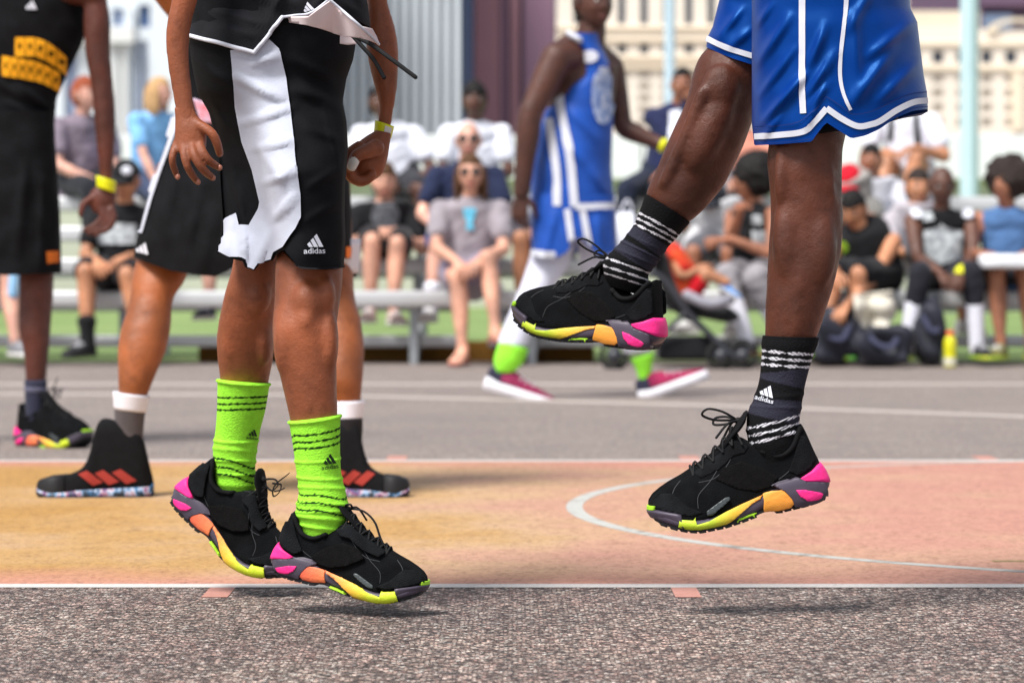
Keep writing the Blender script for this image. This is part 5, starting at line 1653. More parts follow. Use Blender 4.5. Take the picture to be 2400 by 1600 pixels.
mk('sock', *traced([(788, 980), (784, 1010), (780, 1060)], [(850, 978), (850, 1010), (846, 1060)], 7.553, .95, 12, 24), cloth(28, 24, 26, 'sock_dark'), P3.root)
def hightop(parent, flip, x_toe, x_heel, yb, d):
    """high-top basketball shoe traced in side view, then given width"""
    f = lambda q: x_toe + (x_heel - x_toe) * q
    prof = [(0.0, .05, .12, .016), (.025, .03, .155, .028), (.12, 0, .185, .042), (.25, 0, .195, .048), (.36, 0, .24, .047), (.42, 0, .29, .044), (.47, 0, .42, .041), (.505, 0, .62, .038), (.54, 0, .70, .036), (.62, 0, .695, .037), (.72, 0, .66, .037), (.82, 0, .62, .036), (.90, 0, .58, .033), (.935, 0, .40, .029), (.98, 0, .22, .018), (1.0, .03, .15, .010)]
    H_ = 270.0
    rings = []
    for q, zb, zt, w in prof:
        a_, b_ = yb - zb * H_, yb - zt * H_
        c0, c1 = W(f(q), a_, d), W(f(q), b_, d)
        r = []
        for k in (0, .3, .6, .85, 1):
            wk = w * (1 - .25 * k ** 3) ; p = c0.lerp(c1, k); r.append(p + Vector((0, -wk, 0)))
        for k in (1, .85, .6, .3, 0):
            wk = w * (1 - .25 * k ** 3); p = c0.lerp(c1, k); r.append(p + Vector((0, wk, 0)))
        rings.append(r)
    g = subsurf(*loft(rings), 1)
    o = mk('high_top_shoe', *g, TEXT_BLK, parent); T_ = bvh(*g)
    rs = []
    for q, zb, zt, w in prof:
        h_ = .055 if q > .3 else .045
        c0, c1 = W(f(q), yb - zb * H_ + 1, d), W(f(q), yb - (zb + min(h_ + .05 * q, zt * .8)) * H_, d)
        rs.append([c0 + Vector((0, -w - .004, 0)), c1 + Vector((0, -w - .003, 0)), c1 + Vector((0, w + .003, 0)), c0 + Vector((0, w + .004, 0))])
    mk('midsole', *loft(rs), MATS['marbled_sole'], o)
    mk('toe_cap', *loft([[Vector(p) + Vector((0, (-.003 if p[1] < d else .003), .002)) for p in r] for r in rings[:4]]), RUB_BLK, o)
    mk('outsole', *loft([[r[0] + Vector((0, -.002, -.003)), r[0] + Vector((0, -.002, .008)), r[3] + Vector((0, .002, .008)), r[3] + Vector((0, .002, -.003))] for r in rs]), RUB_BLK, o)
    for q0 in (.35, .49, .64):
        up_ = .05 * (q0 - .35); poly = [(f(q0), yb - (.205 + up_) * H_), (f(q0 + .075), yb - (.235 + up_) * H_), (f(q0 + .215), yb - (.135 + up_) * H_), (f(q0 + .125), yb - (.105 + up_) * H_)]
        put(o, 'stripe', grid_poly(poly, 5), T_, STRIPE_RED, .002, dref=d)
    return o
hightop(P3.root, 1, 88, 360, 1166, 7.55)
hightop(P3.root, 1, 960, 728, 1166, 7.55)

# ---- player walking in at the far left, black kit with yellow print
P4 = Person((W(80, 632, 9.7).x, 9.7, 0), 'player in plain black kit with arched yellow chest print and yellow wristband', 'players on the court')
lg = traced([(30, 480), (40, 580), (45, 638), (45, 690), (45, 774), (55, 822), (60, 893), (62, 940), (66, 990)], [(140, 480), (134, 580), (127, 638), (124, 703), (120, 750), (117, 798), (108, 893), (104, 940), (104, 990)], [9.80, 9.72, 9.70, 9.70], .95, 40, 28)
l2 = traced([(-190, 480), (-200, 580), (-196, 650), (-193, 720), (-191, 800), (-180, 890), (-175, 990)], [(-70, 480), (-100, 580), (-115, 650), (-117, 720), (-121, 800), (-131, 890), (-135, 990)], 9.95, .95, 40, 28)
tr = tube([W(40, 400, 9.8), W(45, 300, 9.8), W(65, 150, 9.8), W(80, 30, 9.78), W(100, -20, 9.76)], [(.09, .08), (.09, .08), (.10, .09), (.13, .09), (.07, .065)], 20, 20)
ar = traced([(198, -40), (196, 20), (196, 80), (202, 140), (211, 187), (217, 240), (221, 290), (227, 350), (233, 405), (236, 440)], [(238, -40), (251, 0), (259, 54), (259, 100), (261, 145), (266, 200), (270, 249), (271, 311), (266, 394), (262, 440)], 9.66, .9, 40, 20)
P4.add(lg, l2, tr, ar, tube([W(95, 0, 9.76), W(150, -30, 9.70), W(222, -24, 9.66)], [.07, .065, .055], 12, 8), tube([W(110, 0, 9.76), W(128, -80, 9.72)], [.062, .058], 12, 5))
s_, w_ = W(-40, 0, 9.86), W(-90, 380, 9.8); e_ = ik(s_, w_, .30, .27, (-1, .3, 0))
P4.add(arm_geo(s_, e_, w_), tube([W(90, 0, 9.76), s_], [.07, .06], 12, 6)); P4.addraw(hand_geo(w_, w_ - e_, (0, -1, 0), (1, 0, 0), .5))
zz = lambda x, y: (x / 2.412, y / 2.412)
hw4 = lambda x, y, d: W(*zz(x, y), d)
hm = [traced([zz(545, 1050), zz(510, 1090), zz(500, 1150), zz(530, 1200)], [zz(650, 1080), zz(655, 1130), zz(640, 1180), zz(620, 1230)], 9.66, .5, 10, 16)]
for pts in (((520, 1120), (475, 1150), (460, 1190), (455, 1220)), ((560, 1170), (580, 1220), (540, 1270), (475, 1300)), ((590, 1180), (600, 1240), (560, 1290), (500, 1320)), ((615, 1190), (620, 1245), (590, 1295), (540, 1330)), ((630, 1180), (645, 1230), (625, 1280), (590, 1310))):
    hm.append(tube([hw4(x, y, 9.65 - .004 * i) for i, (x, y) in enumerate(pts)], [.012, .0115, .010, .008], 8, 14))
P4.addraw(remesh(*join(*hm), .004, 2))
add_head(P4, W(140, -150, 9.68), (.8, -.6, 0), (0, 0, 1), SK_P4, 'short', 'black')
P4.finish(SK_P4, .009, 4)
mk('wristband', *traced([(225, 411), (226, 438)], [(272, 425), (270, 452)], 9.66, .95, 6, 20), BAND, P4.root)
G = garment([(-90, 260), (-110, 400), (-120, 560), (-125, 640)], [(126, 260), (128, 311), (136, 420), (141, 500), (145, 642)], 260, [(-125, 640), (20, 645), (145, 640)], [(-125, 640), (145, 636)], 9.74, .85, [(60, 380, 40, 600, .02, 12), (100, 420, 95, 620, .015, 10)], 80, 40, None, .004, 0, .7)
s4 = mk('shorts', *G, BLACK_KNIT, P4.root); T4 = bvh(*G)
put(s4, 'number_print', grid_poly([(106, 590), (135, 588), (136, 614), (108, 618)], 8), T4, cloth(214, 110, 34, 'print_rust'), .005, dref=9.7)
G = garment([(-80, -30), (-86, 60), (-86, 200), (-92, 330)], [(205, -30), (208, 0), (206, 60), (194, 100), (180, 130), (150, 190), (133, 232), (128, 290), (130, 330)], -30, [(-92, 325), (130, 325)], [(-92, 320), (130, 320)], 9.76, .62, [(40, 200, 120, 260, .02, 12), (20, 240, 110, 300, .015, 10), (-20, 180, 60, 240, .015, 12)], 90, 50, None, .003)
j4 = mk('jersey', *G, BLACK_KNIT, P4.root); T4 = bvh(*G)
YEL = cloth(240, 168, 30, 'print_yellow', var=.15)
# two arched lines of block letters
for row, (n_, y0_, h_) in enumerate(((5, 88, 42), (7, 130, 44))):
    x0_, x1_ = ((36, 156), (6, 140))[row]
    for i in range(n_):
        a, b_ = x0_ + (x1_ - x0_) * i / n_, x0_ + (x1_ - x0_) * (i + .90) / n_
        up = lambda x: (44 if row == 0 else 26) * (max(0, x - 80) / 72) ** 1.6 + (.16 * x if row else 0)
        ya, yb_ = y0_ + up(a), y0_ + up(b_)
        c_ = (a + b_) / 2; g_ = (b_ - a) * .16
        ms2 = [[(a, ya), (b_, yb_), (b_, yb_ + h_ * .32), (a, ya + h_ * .32)], [(a, ya + h_ * .32), (c_ - g_, ya + h_ * .32), (c_ - g_, ya + h_ * .66), (a, ya + h_ * .66)], [(c_ + g_, yb_ + h_ * .32), (b_, yb_ + h_ * .32), (b_, yb_ + h_ * .66), (c_ + g_, yb_ + h_ * .66)], [(a, ya + h_ * .66), (b_, yb_ + h_ * .66), (b_, yb_ + h_ * 1.06), (a, ya + h_ * 1.06)]]
        V2, Fc, k_ = [], [], 0
        for q in ms2:
            v_, f_ = grid_poly(q, 9); V2 += v_; Fc += [tuple(u + k_ for u in z_) for z_ in f_]; k_ += len(v_)
        put(j4, 'print_letter', (V2, Fc), T4, YEL, .005, dref=9.7)
put(j4, 'logo_print', logo2d(72, 22, 34, 0, 1, False), T4, WHITE_TRIM, .005, dref=9.7)
mk('sock', *traced([(57, 890), (58, 930), (62, 990)], [(111, 890), (108, 930), (106, 990)], 9.7, .97, 10, 24), NAVY_SOCK, P4.root)
mk('sock_cuff', *traced([(57, 905), (58, 918)], [(111, 908), (109, 921)], 9.7, 1.0, 4, 24), cloth(96, 96, 116, 'cuff_grey'), P4.root)
mk('sock', *traced([(-183, 890), (-177, 990)], [(-129, 890), (-133, 990)], 9.95, .97, 8, 20), NAVY_SOCK, P4.root)
hero_shoe(P4.root, W(128, 1046, 9.66), math.radians(-34), 0, 0, FOAM_A, 'tangle', detail=False)
hero_shoe(P4.root, W(-110, 1038, 9.9), math.radians(-20), 0, 0, FOAM_A, 'tangle', detail=False)

# ---- player walking in blue
DB = 13.4
P5 = Person((W(1360, 632, DB).x, DB, 0), 'player in blue jersey and white tights walking in crimson shoes', 'players on the court')
zb = lambda x, y: (1100 + x / 1.634, y / 1.634)
w5 = lambda x, y, d=DB: W(*zb(x, y), d)
TIGHTS = cloth(214, 214, 228, 'tights_white', var=.05)
tr = tube([W(1350, 480, DB), W(1348, 380, DB), W(1360, 250, DB), W(1365, 140, DB), W(1385, 100, DB - .02)], [(.14, .12), (.13, .11), (.15, .12), (.165, .11), (.07, .065)], 20, 20)
sL, eL, wL = w5(335, 222, DB - .14), w5(234, 432, DB - .18), w5(200, 740, DB - .16)
sR, eR, wR = w5(545, 260, DB + .12), w5(590, 490, DB + .12), w5(748, 560, DB + .06)
P5.add(tr, arm_geo(sL, eL, wL, 1.3), arm_geo(sR, eR, wR, 1.05), tube([W(1380, 118, DB), sL], [.07, .072], 12, 8), tube([W(1380, 118, DB), sR], [.07, .06], 12, 8), tube([W(1385, 105, DB - .02), W(1388, 40, DB - .02)], [.066, .062], 12, 5))
P5.addraw(hand_geo(wL, wL - eL, (-.5, -1, 0), (1, -.3, 0), .5), hand_geo(wR, wR - eR, (0, 0, 1), (0, -1, .2), .6))
add_head(P5, W(1390, 8, DB - .04), (.55, -.85, -.05), (0, 0, 1), SK_P5, 'buzz', 'black', 1.06)
P5.finish(SK_P5, .010, 4)
P5.cloth('tights', TIGHTS, traced([(1262, 470), (1250, 560), (1236, 620), (1212, 690), (1186, 750), (1165, 805)], [(1360, 470), (1350, 560), (1334, 620), (1290, 690), (1255, 760), (1235, 815)], [DB + .03, DB, DB - .06, DB - .1], .9, 24, 20),
         traced([(1350, 470), (1352, 560), (1365, 640), (1400, 720), (1440, 790), (1465, 830)], [(1445, 470), (1448, 560), (1462, 640), (1490, 720), (1520, 790), (1530, 822)], DB + .06, .95, 24, 20, None, True, DB + .08), voxel=.010)
BJ = cloth(12, 74, 168, 'blue_jersey', rough=.6, spec=.35)
G = garment([zb(372, 126), zb(382, 160), zb(420, 200), zb(430, 240), zb(424, 290), zb(352, 332), zb(290, 430), zb(262, 520), zb(240, 640), zb(235, 780), zb(235, 800)], [zb(500, 126), zb(512, 190), zb(545, 260), zb(552, 400), zb(548, 520), zb(545, 640), zb(556, 800)], 78, [zb(235, 788), zb(400, 795), zb(556, 790)], [zb(235, 780), zb(556, 785)], DB, .95,
            [(1300, 300, 1400, 420, .02, 12), (1320, 240, 1400, 330, .02, 12), (1270, 330, 1300, 460, .015, 9), (1380, 400, 1430, 460, .015, 10)], 90, 60, None, .003, .14)
G2 = ellipsoid(w5(405, 200, DB - .03), (.05, .15, .10), None, 16, 12)
j5 = mk('jersey', *G, BJ, P5.root); T5 = bvh(*G)
mk('shoulder_strap', *tube([w5(385, 132, DB - .10), w5(420, 152, DB - .13)], [(.03, .014)] * 2, 10, 6, side=(0, 1, 0)), WHITE_TRIM, j5)
put(j5, 'side_stripe', ribbon2d([zb(345, 340), zb(358, 450), zb(385, 600), zb(402, 790)], 19, 40), T5, WHITE_TRIM, .006, dref=DB)
put(j5, 'side_stripe', ribbon2d([zb(308, 455), zb(325, 580), zb(335, 680), zb(337, 788)], 19, 40), T5, WHITE_TRIM, .006, dref=DB)
EMB = mat('print_mottled', srgb(206, 214, 230), rough=.8, var=1.0, vscale=34, col2=srgb(70, 110, 180))
put(j5, 'emblem_print', grid_poly([(1412 + 27 * math.cos(a), 226 + 66 * math.sin(a)) for a in np.linspace(0, 2 * math.pi, 28, endpoint=False)], 8), T5, EMB, .006, dref=DB)
put(j5, 'logo_print', grid_poly([(1381 + 20 * math.cos(a), 133 + 15 * math.sin(a)) for a in np.linspace(0, 2 * math.pi, 16, endpoint=False)], 8), T5, WHITE_TRIM, .006, dref=DB)
put(j5, 'letter_print', grid_poly([(1404, 157), (1424, 160), (1424, 172), (1404, 170)], 8), T5, WHITE_TRIM, .006, dref=DB)
G = garment([zb(240, 740), zb(236, 860), zb(238, 990)], [zb(556, 740), zb(560, 850), zb(566, 960)], zb(0, 740)[1], [zb(238, 975), zb(330, 988), zb(372, 968), zb(404, 918), zb(430, 905), zb(455, 940), zb(500, 985), zb(566, 960)], [zb(238, 970), zb(566, 960)], DB, .95, [(1300, 500, 1280, 590, .02, 10), (1400, 500, 1410, 580, .02, 10)], 80, 40, None, .003, 0, .5)
s5 = mk('shorts', *G, BJ, P5.root); T5 = bvh(*G)
put(s5, 'waist_trim', ribbon2d([zb(405, 792), zb(556, 788)], 15, 20), T5, WHITE_TRIM, .008, dref=DB)
put(s5, 'hem_trim', ribbon2d([zb(240, 968), zb(330, 978)], 17, 20), T5, WHITE_TRIM, .008, dref=DB)
put(s5, 'side_stripe', ribbon2d([zb(375, 800), zb(395, 950)], 15, 20), T5, WHITE_TRIM, .006, dref=DB)
put(s5, 'side_stripe', ribbon2d([zb(432, 800), zb(460, 955)], 15, 20), T5, WHITE_TRIM, .006, dref=DB)
mk('wristband', *tube([wR - (wR - eR).normalized() * .018, wR + (wR - eR).normalized() * .006], [.034, .033], 16, 4, rnd=False), BAND, P5.root)
LIMES = cloth(150, 236, 60, 'sock_lime')
mk('sock', *traced([(1170, 800), (1158, 840), (1160, 872)], [(1240, 818), (1226, 850), (1205, 872)], DB - .1, .9, 10, 20), LIMES, P5.root)
mk('sock', *traced([(1478, 842), (1490, 866), (1500, 896)], [(1532, 826), (1528, 860), (1524, 890)], DB + .08, .9, 10, 20), LIMES, P5.root)
CRIM = mat('crimson_knit', srgb(104, 24, 62), rough=.8, var=1, vscale=9, col2=srgb(164, 30, 80))
plain_shoe(P5.root, W(1184, 868, DB - .1), (1, -.1), .33, cloth(44, 44, 62, 'heel_navy'), cloth(222, 220, 226, 'sole_white'), pitch=math.radians(17), m_toe=CRIM, sh=.042)
plain_shoe(P5.root, W(1520, 882, DB + .08), (1, -.1), .33, cloth(44, 44, 62, 'heel_navy'), cloth(222, 220, 226, 'sole_white'), pitch=math.radians(-20), m_toe=CRIM, sh=.042)
# ================================================================== spectators
SEAT = {1: (18.15, .48, .02), 2: (18.85, .68, .17), 3: (19.55, .89, .38), 4: (20.25, 1.10, .59)}   # depth, seat top, foot level

def at(px, py, d): return W(px, py, d)

def sitter(label, head, row, sk, top, bottom, hair='short', hcol='black', yaw=0.0, pel=None, hands='lap', feet=None, sleeve='short', legs='shorts', shoe=(None, None), glasses=None, cap=None, headyaw=None, pitch=0.0, k=1.0, printp=None, socks=None, barefoot=False, d_off=0.0, spread=.13, hand_t=None):
    d, sz, fz = SEAT[row]; d += d_off
    hd = at(head[0], head[1], d - .06)
    px_ = pel if pel is not None else head[0]
    pv = Vector((W(px_, 600, d).x, d + .02, sz + .085 * k))
    yr = math.radians(yaw)
    f = Vector((math.sin(yr), -math.cos(yr), 0)); r = f.cross(Vector((0, 0, 1)))   # r = the sitter's right
    P = Person((pv.x, d, fz), label, 'spectators on the bleachers')
    hdv = hd - pv; tl = min(max(hdv.length - .19 * k, .40 * k), .60 * k)
    upv = hdv.normalized()
    # a curved back towards the head
    ch = pv + upv * tl * .62 - f * .03; nb = hd - upv * .17 * k - f * .015
    sc_ = nb - upv * .045 * k
    sh_ = {1: sc_ + r * .18 * k, -1: sc_ - r * .18 * k}
    P.add(tube([pv, pv.lerp(ch, .5), ch, nb - upv * .07 * k, nb], [(.155 * k, .115 * k), (.14 * k, .11 * k), (.155 * k, .115 * k), (.165 * k, .095 * k), (.07 * k, .062 * k)], 18, 20, side=r), tube([nb, hd - upv * .06 * k], [.056 * k, .052 * k], 12, 5))
    kn, an, hip = {}, {}, {}
    for i, s in enumerate((1, -1)):
        hip[s] = pv + r * s * .09 * k
        if feet and feet[i] is not None:
            an[s] = Vector(feet[i]) if len(feet[i]) == 3 and isinstance(feet[i], Vector) else W(feet[i][0], feet[i][1], d + feet[i][2])
        else:
            an[s] = Vector((pv.x, pv.y, fz + .10)) + f * .43 * k + r * s * spread
        kn[s] = ik(hip[s], an[s], .43 * k, .42 * k, f * .8 + Vector((0, 0, 1)))
        P.add(leg_geo(hip[s], kn[s], an[s], k * .96, f))
    el, wr = {}, {}
    for i, s in enumerate((1, -1)):
        if hand_t and hand_t[i] is not None: wr[s] = W(hand_t[i][0], hand_t[i][1], d + hand_t[i][2])
        elif hands == 'lap': wr[s] = kn[1].lerp(kn[-1], .5) + Vector((0, 0, .07)) + r * s * .06 - f * .10
        elif hands == 'knees': wr[s] = kn[s] + Vector((0, 0, .075)) - f * .06
        else: wr[s] = hip[s] + r * s * .14 + f * .10 + Vector((0, 0, .05))
        el[s] = ik(sh_[s], wr[s], .29 * k, .26 * k, r * s * .7 - f * .4 - Vector((0, 0, .5)))
        P.add(arm_geo(sh_[s], el[s], wr[s], k * .93), tube([sc_, sh_[s]], [.065 * k, .055 * k], 10, 5))
        hd_dir = (wr[s] - el[s]).normalized() * .7 + f * .3 - Vector((0, 0, .3))
        P.addraw(hand_geo(wr[s], hd_dir, f * .3 + Vector((0, 0, 1)), -r * s, .55, k * .95))
    hy = math.radians(yaw if headyaw is None else headyaw)
    hf = Vector((math.sin(hy), -math.cos(hy), math.sin(math.radians(pitch))))
    hup = Vector((0, 0, 1)) + hf * (-math.tan(math.radians(pitch)) * .0)
    add_head(P, hd, hf, hup, sk, hair, hcol, k, glasses, cap)
    P.finish(sk, .013, 3)
    # upper garment
    g = [tube([pv - upv * .05, pv.lerp(ch, .5), ch, nb - upv * .07 * k], [(.172 * k, .137 * k), (.160 * k, .132 * k), (.172 * k, .132 * k), (.172 * k, .104 * k)], 20, 20, side=r),
         tube([sh_[1] - r * .03, sc_ + upv * .02, sh_[-1] + r * .03], [.052 * k, .066 * k, .052 * k], 12, 12)]
    if sleeve != 'none':
        q = {'short': .62, 'long': 1.0}[sleeve]
        for s in (1, -1):
            if sleeve == 'long': g.append(tube([sh_[s], el[s], wr[s]], [.070 * k, .056 * k, .042 * k], 12, 16))
            else: g.append(tube([sh_[s], sh_[s].lerp(el[s], q)], [.070 * k, .068 * k], 12, 8))
    so_ = P.cloth('shirt', top, *g, voxel=.013, wr=.004)
    if printp:
        tr_ = BVHTree.FromPolygons([so_.matrix_world @ v.co + Vector((pv.x, d, fz)) for v in so_.data.vertices], [tuple(p.vertices) for p in so_.data.polygons])
        for nm, poly, pm in printp:
            put(so_, nm, grid_poly(poly, 8), tr_, pm, .008, dref=d - .1)
    # lower garment
    if legs:
        q = {'shorts': .88, 'pants': 1.0, 'short_shorts': .5, 'tights': 1.0}[legs]
        g = [tube([pv + Vector((0, 0, .06)), pv - Vector((0, 0, .02))], [(.168 * k, .13 * k), (.165 * k, .14 * k)], 16, 5, side=r)]
        for s in (1, -1):
            fl = .100 if legs != 'tights' else .090
            if legs in ('pants', 'tights'):
                e_ = kn[s].lerp(an[s], .85 if legs == 'pants' else .40)
                g += [tube([hip[s], kn[s]], [.098 * k, .076 * k], 14, 10), tube([kn[s], kn[s].lerp(e_, .5), e_], [.074 * k, .070 * k, .062 * k if legs == 'tights' else .055], 14, 12)]
            else: g.append(tube([hip[s], hip[s].lerp(kn[s], q * .6), hip[s].lerp(kn[s], q)], [fl * k, fl * .95 * k, fl * .90 * k], 14, 12))
        P.cloth({'shorts': 'shorts', 'short_shorts': 'shorts', 'pants': 'trousers', 'tights': 'tights'}[legs], bottom, *g, voxel=.013, wr=.004)
    for s in (1, -1):
        fd = (f + r * s * .25).normalized()
        if socks: mk('sock', *tube([kn[s].lerp(an[s], socks[1]), kn[s].lerp(an[s], .85), an[s] - Vector((0, 0, .04))], [.060 * k, .047 * k, .045 * k], 14, 10), socks[0], P.root)
        if barefoot:
            V_, F_ = foot_geo(an[s], fd); mk('foot', V_, F_, sk, P.root)
            mk('sandal', *join(tube([an[s] - Vector((0, 0, .088)) - fd * .06, an[s] - Vector((0, 0, .092)) + fd * .19], [(.042, .010)] * 2, 12, 8, side=r), tube([an[s] - Vector((0, 0, .08)) + fd * .12 - r * .046, an[s] - Vector((0, 0, .045)) + fd * .12, an[s] - Vector((0, 0, .08)) + fd * .12 + r * .046], [.008] * 3, 8, 8)), barefoot, P.root)
        elif shoe[0]: plain_shoe(P.root, an[s] - Vector((0, 0, .0)), fd, .29 * (k if k < .9 else 1), shoe[0], shoe[1])
    P.kn, P.an, P.wr, P.el, P.sh, P.pv, P.f, P.r = kn, an, wr, el, sh_, pv, f, r
    return P

SH_BLK, SH_WHT, SH_NAVY = cloth(28, 28, 32, 'shoe_black'), cloth(220, 218, 216, 'shoe_white'), cloth(30, 36, 56, 'shoe_navy')
SOLE_D, SOLE_W, SOLE_RY = mat('sole_dark', (0.02, 0.02, 0.02)), cloth(216, 214, 210, 'sole_pale'), mat('sole_rainbow', srgb(220, 210, 30), rough=.6, var=1, vscale=9, col2=srgb(190, 40, 50))
SOLE_GY = mat('sole_green', srgb(90, 180, 80), rough=.6, var=1, vscale=9, col2=srgb(200, 190, 30))
WT = cloth(226, 228, 238, 'tee_white', var=.05); NV = cloth(34, 42, 70, 'tee_navy'); BK = cloth(22, 22, 25, 'tee_black'); GR = cloth(150, 142, 148, 'tee_grey')
BJK = cloth(18, 18, 21, 'jersey_black')
PRW = mat('print_white', srgb(214, 220, 222), rough=.8, var=1, vscale=30, col2=srgb(120, 124, 130))
DEN = cloth(78, 112, 158, 'denim_blue'); KH = cloth(150, 146, 150, 'grey_trousers')

# left bleacher
sitter('red haired spectator in mauve grey striped tee in the upper row', (199, 222), 4, SK_L2, mat('tee_striped', srgb(128, 116, 128), rough=.9, var=.45, vscale=7), cloth(30, 32, 38, 'trousers_dark'), 'short', 'red', 35, 182, headyaw=60, legs='pants', shoe=(SH_BLK, SOLE_W))
sitter('fair haired child in light blue tee sitting sideways in the upper row', (374, 218), 4, SK_L2, cloth(132, 188, 238, 'tee_sky'), cloth(60, 70, 96, 'shorts_slate'), 'long', 'blond', 40, 348, headyaw=70, k=.86, shoe=(SH_WHT, SOLE_W), hands='knees')
p = sitter('man in black cap and printed black tee on the front row', (296, 424), 1, SK_T, BK, cloth(30, 28, 34, 'shorts_black'), None, 'dark', -14, 282, cap=BK, hands='lap', shoe=(SH_BLK, SOLE_D), socks=(cloth(24, 24, 26, 'sock_black'), .72), spread=.2, pitch=-14, feet=((205, 800, -.42), (330, 805, -.42)), hand_t=((228, 612, -.36), (300, 600, -.34)),
       printp=[('chest_print', [(225, 520), (318, 524), (320, 572), (228, 572)], PRW)])
mk('cap_badge', *ellipsoid(W(297, 400, 17.965), (.032, .012, .028)), WT, p.root)
sitter('spectator with bare legs and grey shoes on the front row end', (-60, 415), 1, SK_L2, cloth(170, 120, 110, 'tee_clay'), cloth(80, 84, 92, 'shorts_steel'), 'short', 'brown', 20, -60, feet=((-30, 798, -.42), (36, 800, -.42)), shoe=(cloth(120, 120, 124, 'shoe_grey'), SOLE_W))
sitter('spectator in navy shoes mostly hidden behind the astride player', (560, 372), 2, SK_L2, cloth(140, 60, 76, 'tee_maroon'), cloth(60, 64, 74, 'shorts_grey'), 'short', 'brown', 0, 545, shoe=(SH_NAVY, SOLE_W), feet=((490, 715, -.40), (590, 718, -.40)))
sitter('man in black tee with round white chest print, hands clasped between knees', (900, 424), 2, SK_L, BK, cloth(40, 38, 40, 'shorts_coal'), 'short', 'brown', 4, 905, shoe=(cloth(206, 186, 180, 'shoe_blush'), SOLE_W), spread=.11, pitch=-10, printp=[('chest_print', [(903 + 32 * math.cos(a), 505 + 36 * math.sin(a)) for a in np.linspace(0, 6.283, 18, endpoint=False)], mat('print_grey', srgb(120, 122, 128), rough=.8, var=1, vscale=40, col2=srgb(50, 50, 54)))], feet=((868, 722, -.40), (922, 728, -.42)))
sitter('man in white tee with dark skin seated high behind the jumper fist', (893, 240), 4, SK_D, WT, cloth(44, 44, 50, 'shorts_ink'), 'short', 'black', 8, 930, shoe=(SH_BLK, SOLE_W), hands='knees')
sitter('man with curly black hair in open white polo in the upper row', (1112, 236), 4, SK_D, WT, cloth(120, 124, 130, 'shorts_ash'), 'curly', 'black', 0, 1116, shoe=(SH_WHT, SOLE_W), hands='lap', sleeve='short')
sitter('bald man in sunglasses and navy tee behind the woman in grey', (1098, 330), 2, SK_L2, NV, cloth(44, 70, 130, 'shorts_blue'), None, 'brown', 0, 1082, glasses=SHADE, shoe=(SH_WHT, SOLE_W), spread=.30, socks=(WHITE_SOCK, .70), hands='knees', feet=((1010, 722, -.42), (1165, 724, -.40)))
p = sitter('woman in grey tee and sunglasses sitting with crossed legs in sandals', (1103, 408), 1, SK_L, GR, cloth(150, 140, 160, 'shorts_lilac'), 'long', 'brown', 0, 1098, glasses=SHADE, legs='short_shorts', barefoot=mat('sandal', srgb(150, 84, 76), rough=.7), feet=((1084, 816, -.44), (1160, 764, -.50)), hand_t=((1070, 612, -.40), (1125, 608, -.38)),
           printp=[('hanging_sunglasses', [(1086, 488), (1116, 488), (1112, 508), (1106, 522), (1112, 538), (1092, 538), (1096, 520), (1088, 506)], mat('lens_cyan', srgb(110, 200, 232), rough=.2))])
sitter('spectator with bare legs seated behind the walking blue player', (1336, 396), 2, SK_T, cloth(150, 150, 158, 'tee_ash'), cloth(70, 72, 80, 'shorts_stone'), 'short', 'dark', -18, 1300, shoe=(cloth(140, 140, 146, 'shoe_ash'), SOLE_W), feet=((1220, 716, -.38), (1270, 722, -.38)))
# right bleacher
sitter('man in navy jacket over white tee with a hand to his face', (1600, 200), 4, SK_M, cloth(34, 40, 74, 'jacket_navy'), cloth(30, 36, 54, 'jeans_dark'), 'buzz', 'black', -22, 1556, sleeve='long', legs='pants', shoe=(SH_WHT, SOLE_W), hand_t=((1612, 238, -.22), (1560, 398, -.30)), headyaw=-8, printp=[('tee_front', [(1570, 262), (1600, 258), (1606, 330), (1580, 345), (1566, 330)], WT)])
sitter('spectator in dark cap and pale grey shirt bending toward the stroller', (1672, 474), 2, SK_M, cloth(196, 196, 198, 'shirt_pale'), cloth(90, 90, 96, 'shorts_iron'), 'short', 'black', -20, 1712, cap=cloth(36, 38, 46, 'cap_dark'), sleeve='short', hands='lap', pitch=-20, shoe=(SH_WHT, SOLE_W))
p = sitter('player with big afro in black jersey and grey trousers on the front row', (1756, 424), 1, SK_M, BJK, KH, 'afro', 'black', -50, 1772, sleeve='none', legs='tights', socks=(WHITE_SOCK, .42), shoe=(SH_BLK, SOLE_RY), headyaw=-75, feet=((1752, 798, -.42), (1840, 800, -.40)), hand_t=((1735, 492, -.28), (1712, 560, -.30)),
       printp=[('chest_print', [(1762, 540), (1806, 540), (1806, 590), (1766, 590)], PRW), ('logo_print', [(1764, 505), (1786, 505), (1786, 526), (1764, 526)], PRW)])
sitter('spectator in red cap hunched behind the leaning player', (1990, 432), 3, SK_M, cloth(150, 146, 142, 'tee_sand'), cloth(120, 118, 114, 'shorts_sand'), 'short', 'black', -10, 2010, cap=cloth(196, 24, 44, 'cap_red'), shoe=(SH_WHT, SOLE_W), pitch=-25)
p = sitter('player in black jersey leaning down with one bare arm to the bags', (2000, 490), 1, SK_T, BJK, cloth(22, 22, 26, 'shorts_jet'), 'short', 'black', -25, 2052, sleeve='none', legs='shorts', shoe=(SH_BLK, SOLE_GY), pitch=-35, socks=(cloth(30, 30, 34, 'sock_jet'), .6), feet=((1930, 800, -.40), (2000, 806, -.36)), hand_t=((1960, 640, -.42), (1984, 716, -.50)),
       printp=[('logo_print', [(1976 + 14 * math.cos(a), 580 + 15 * math.sin(a)) for a in np.linspace(0, 6.283, 12, endpoint=False)], cloth(130, 170, 20, 'print_lime'))])
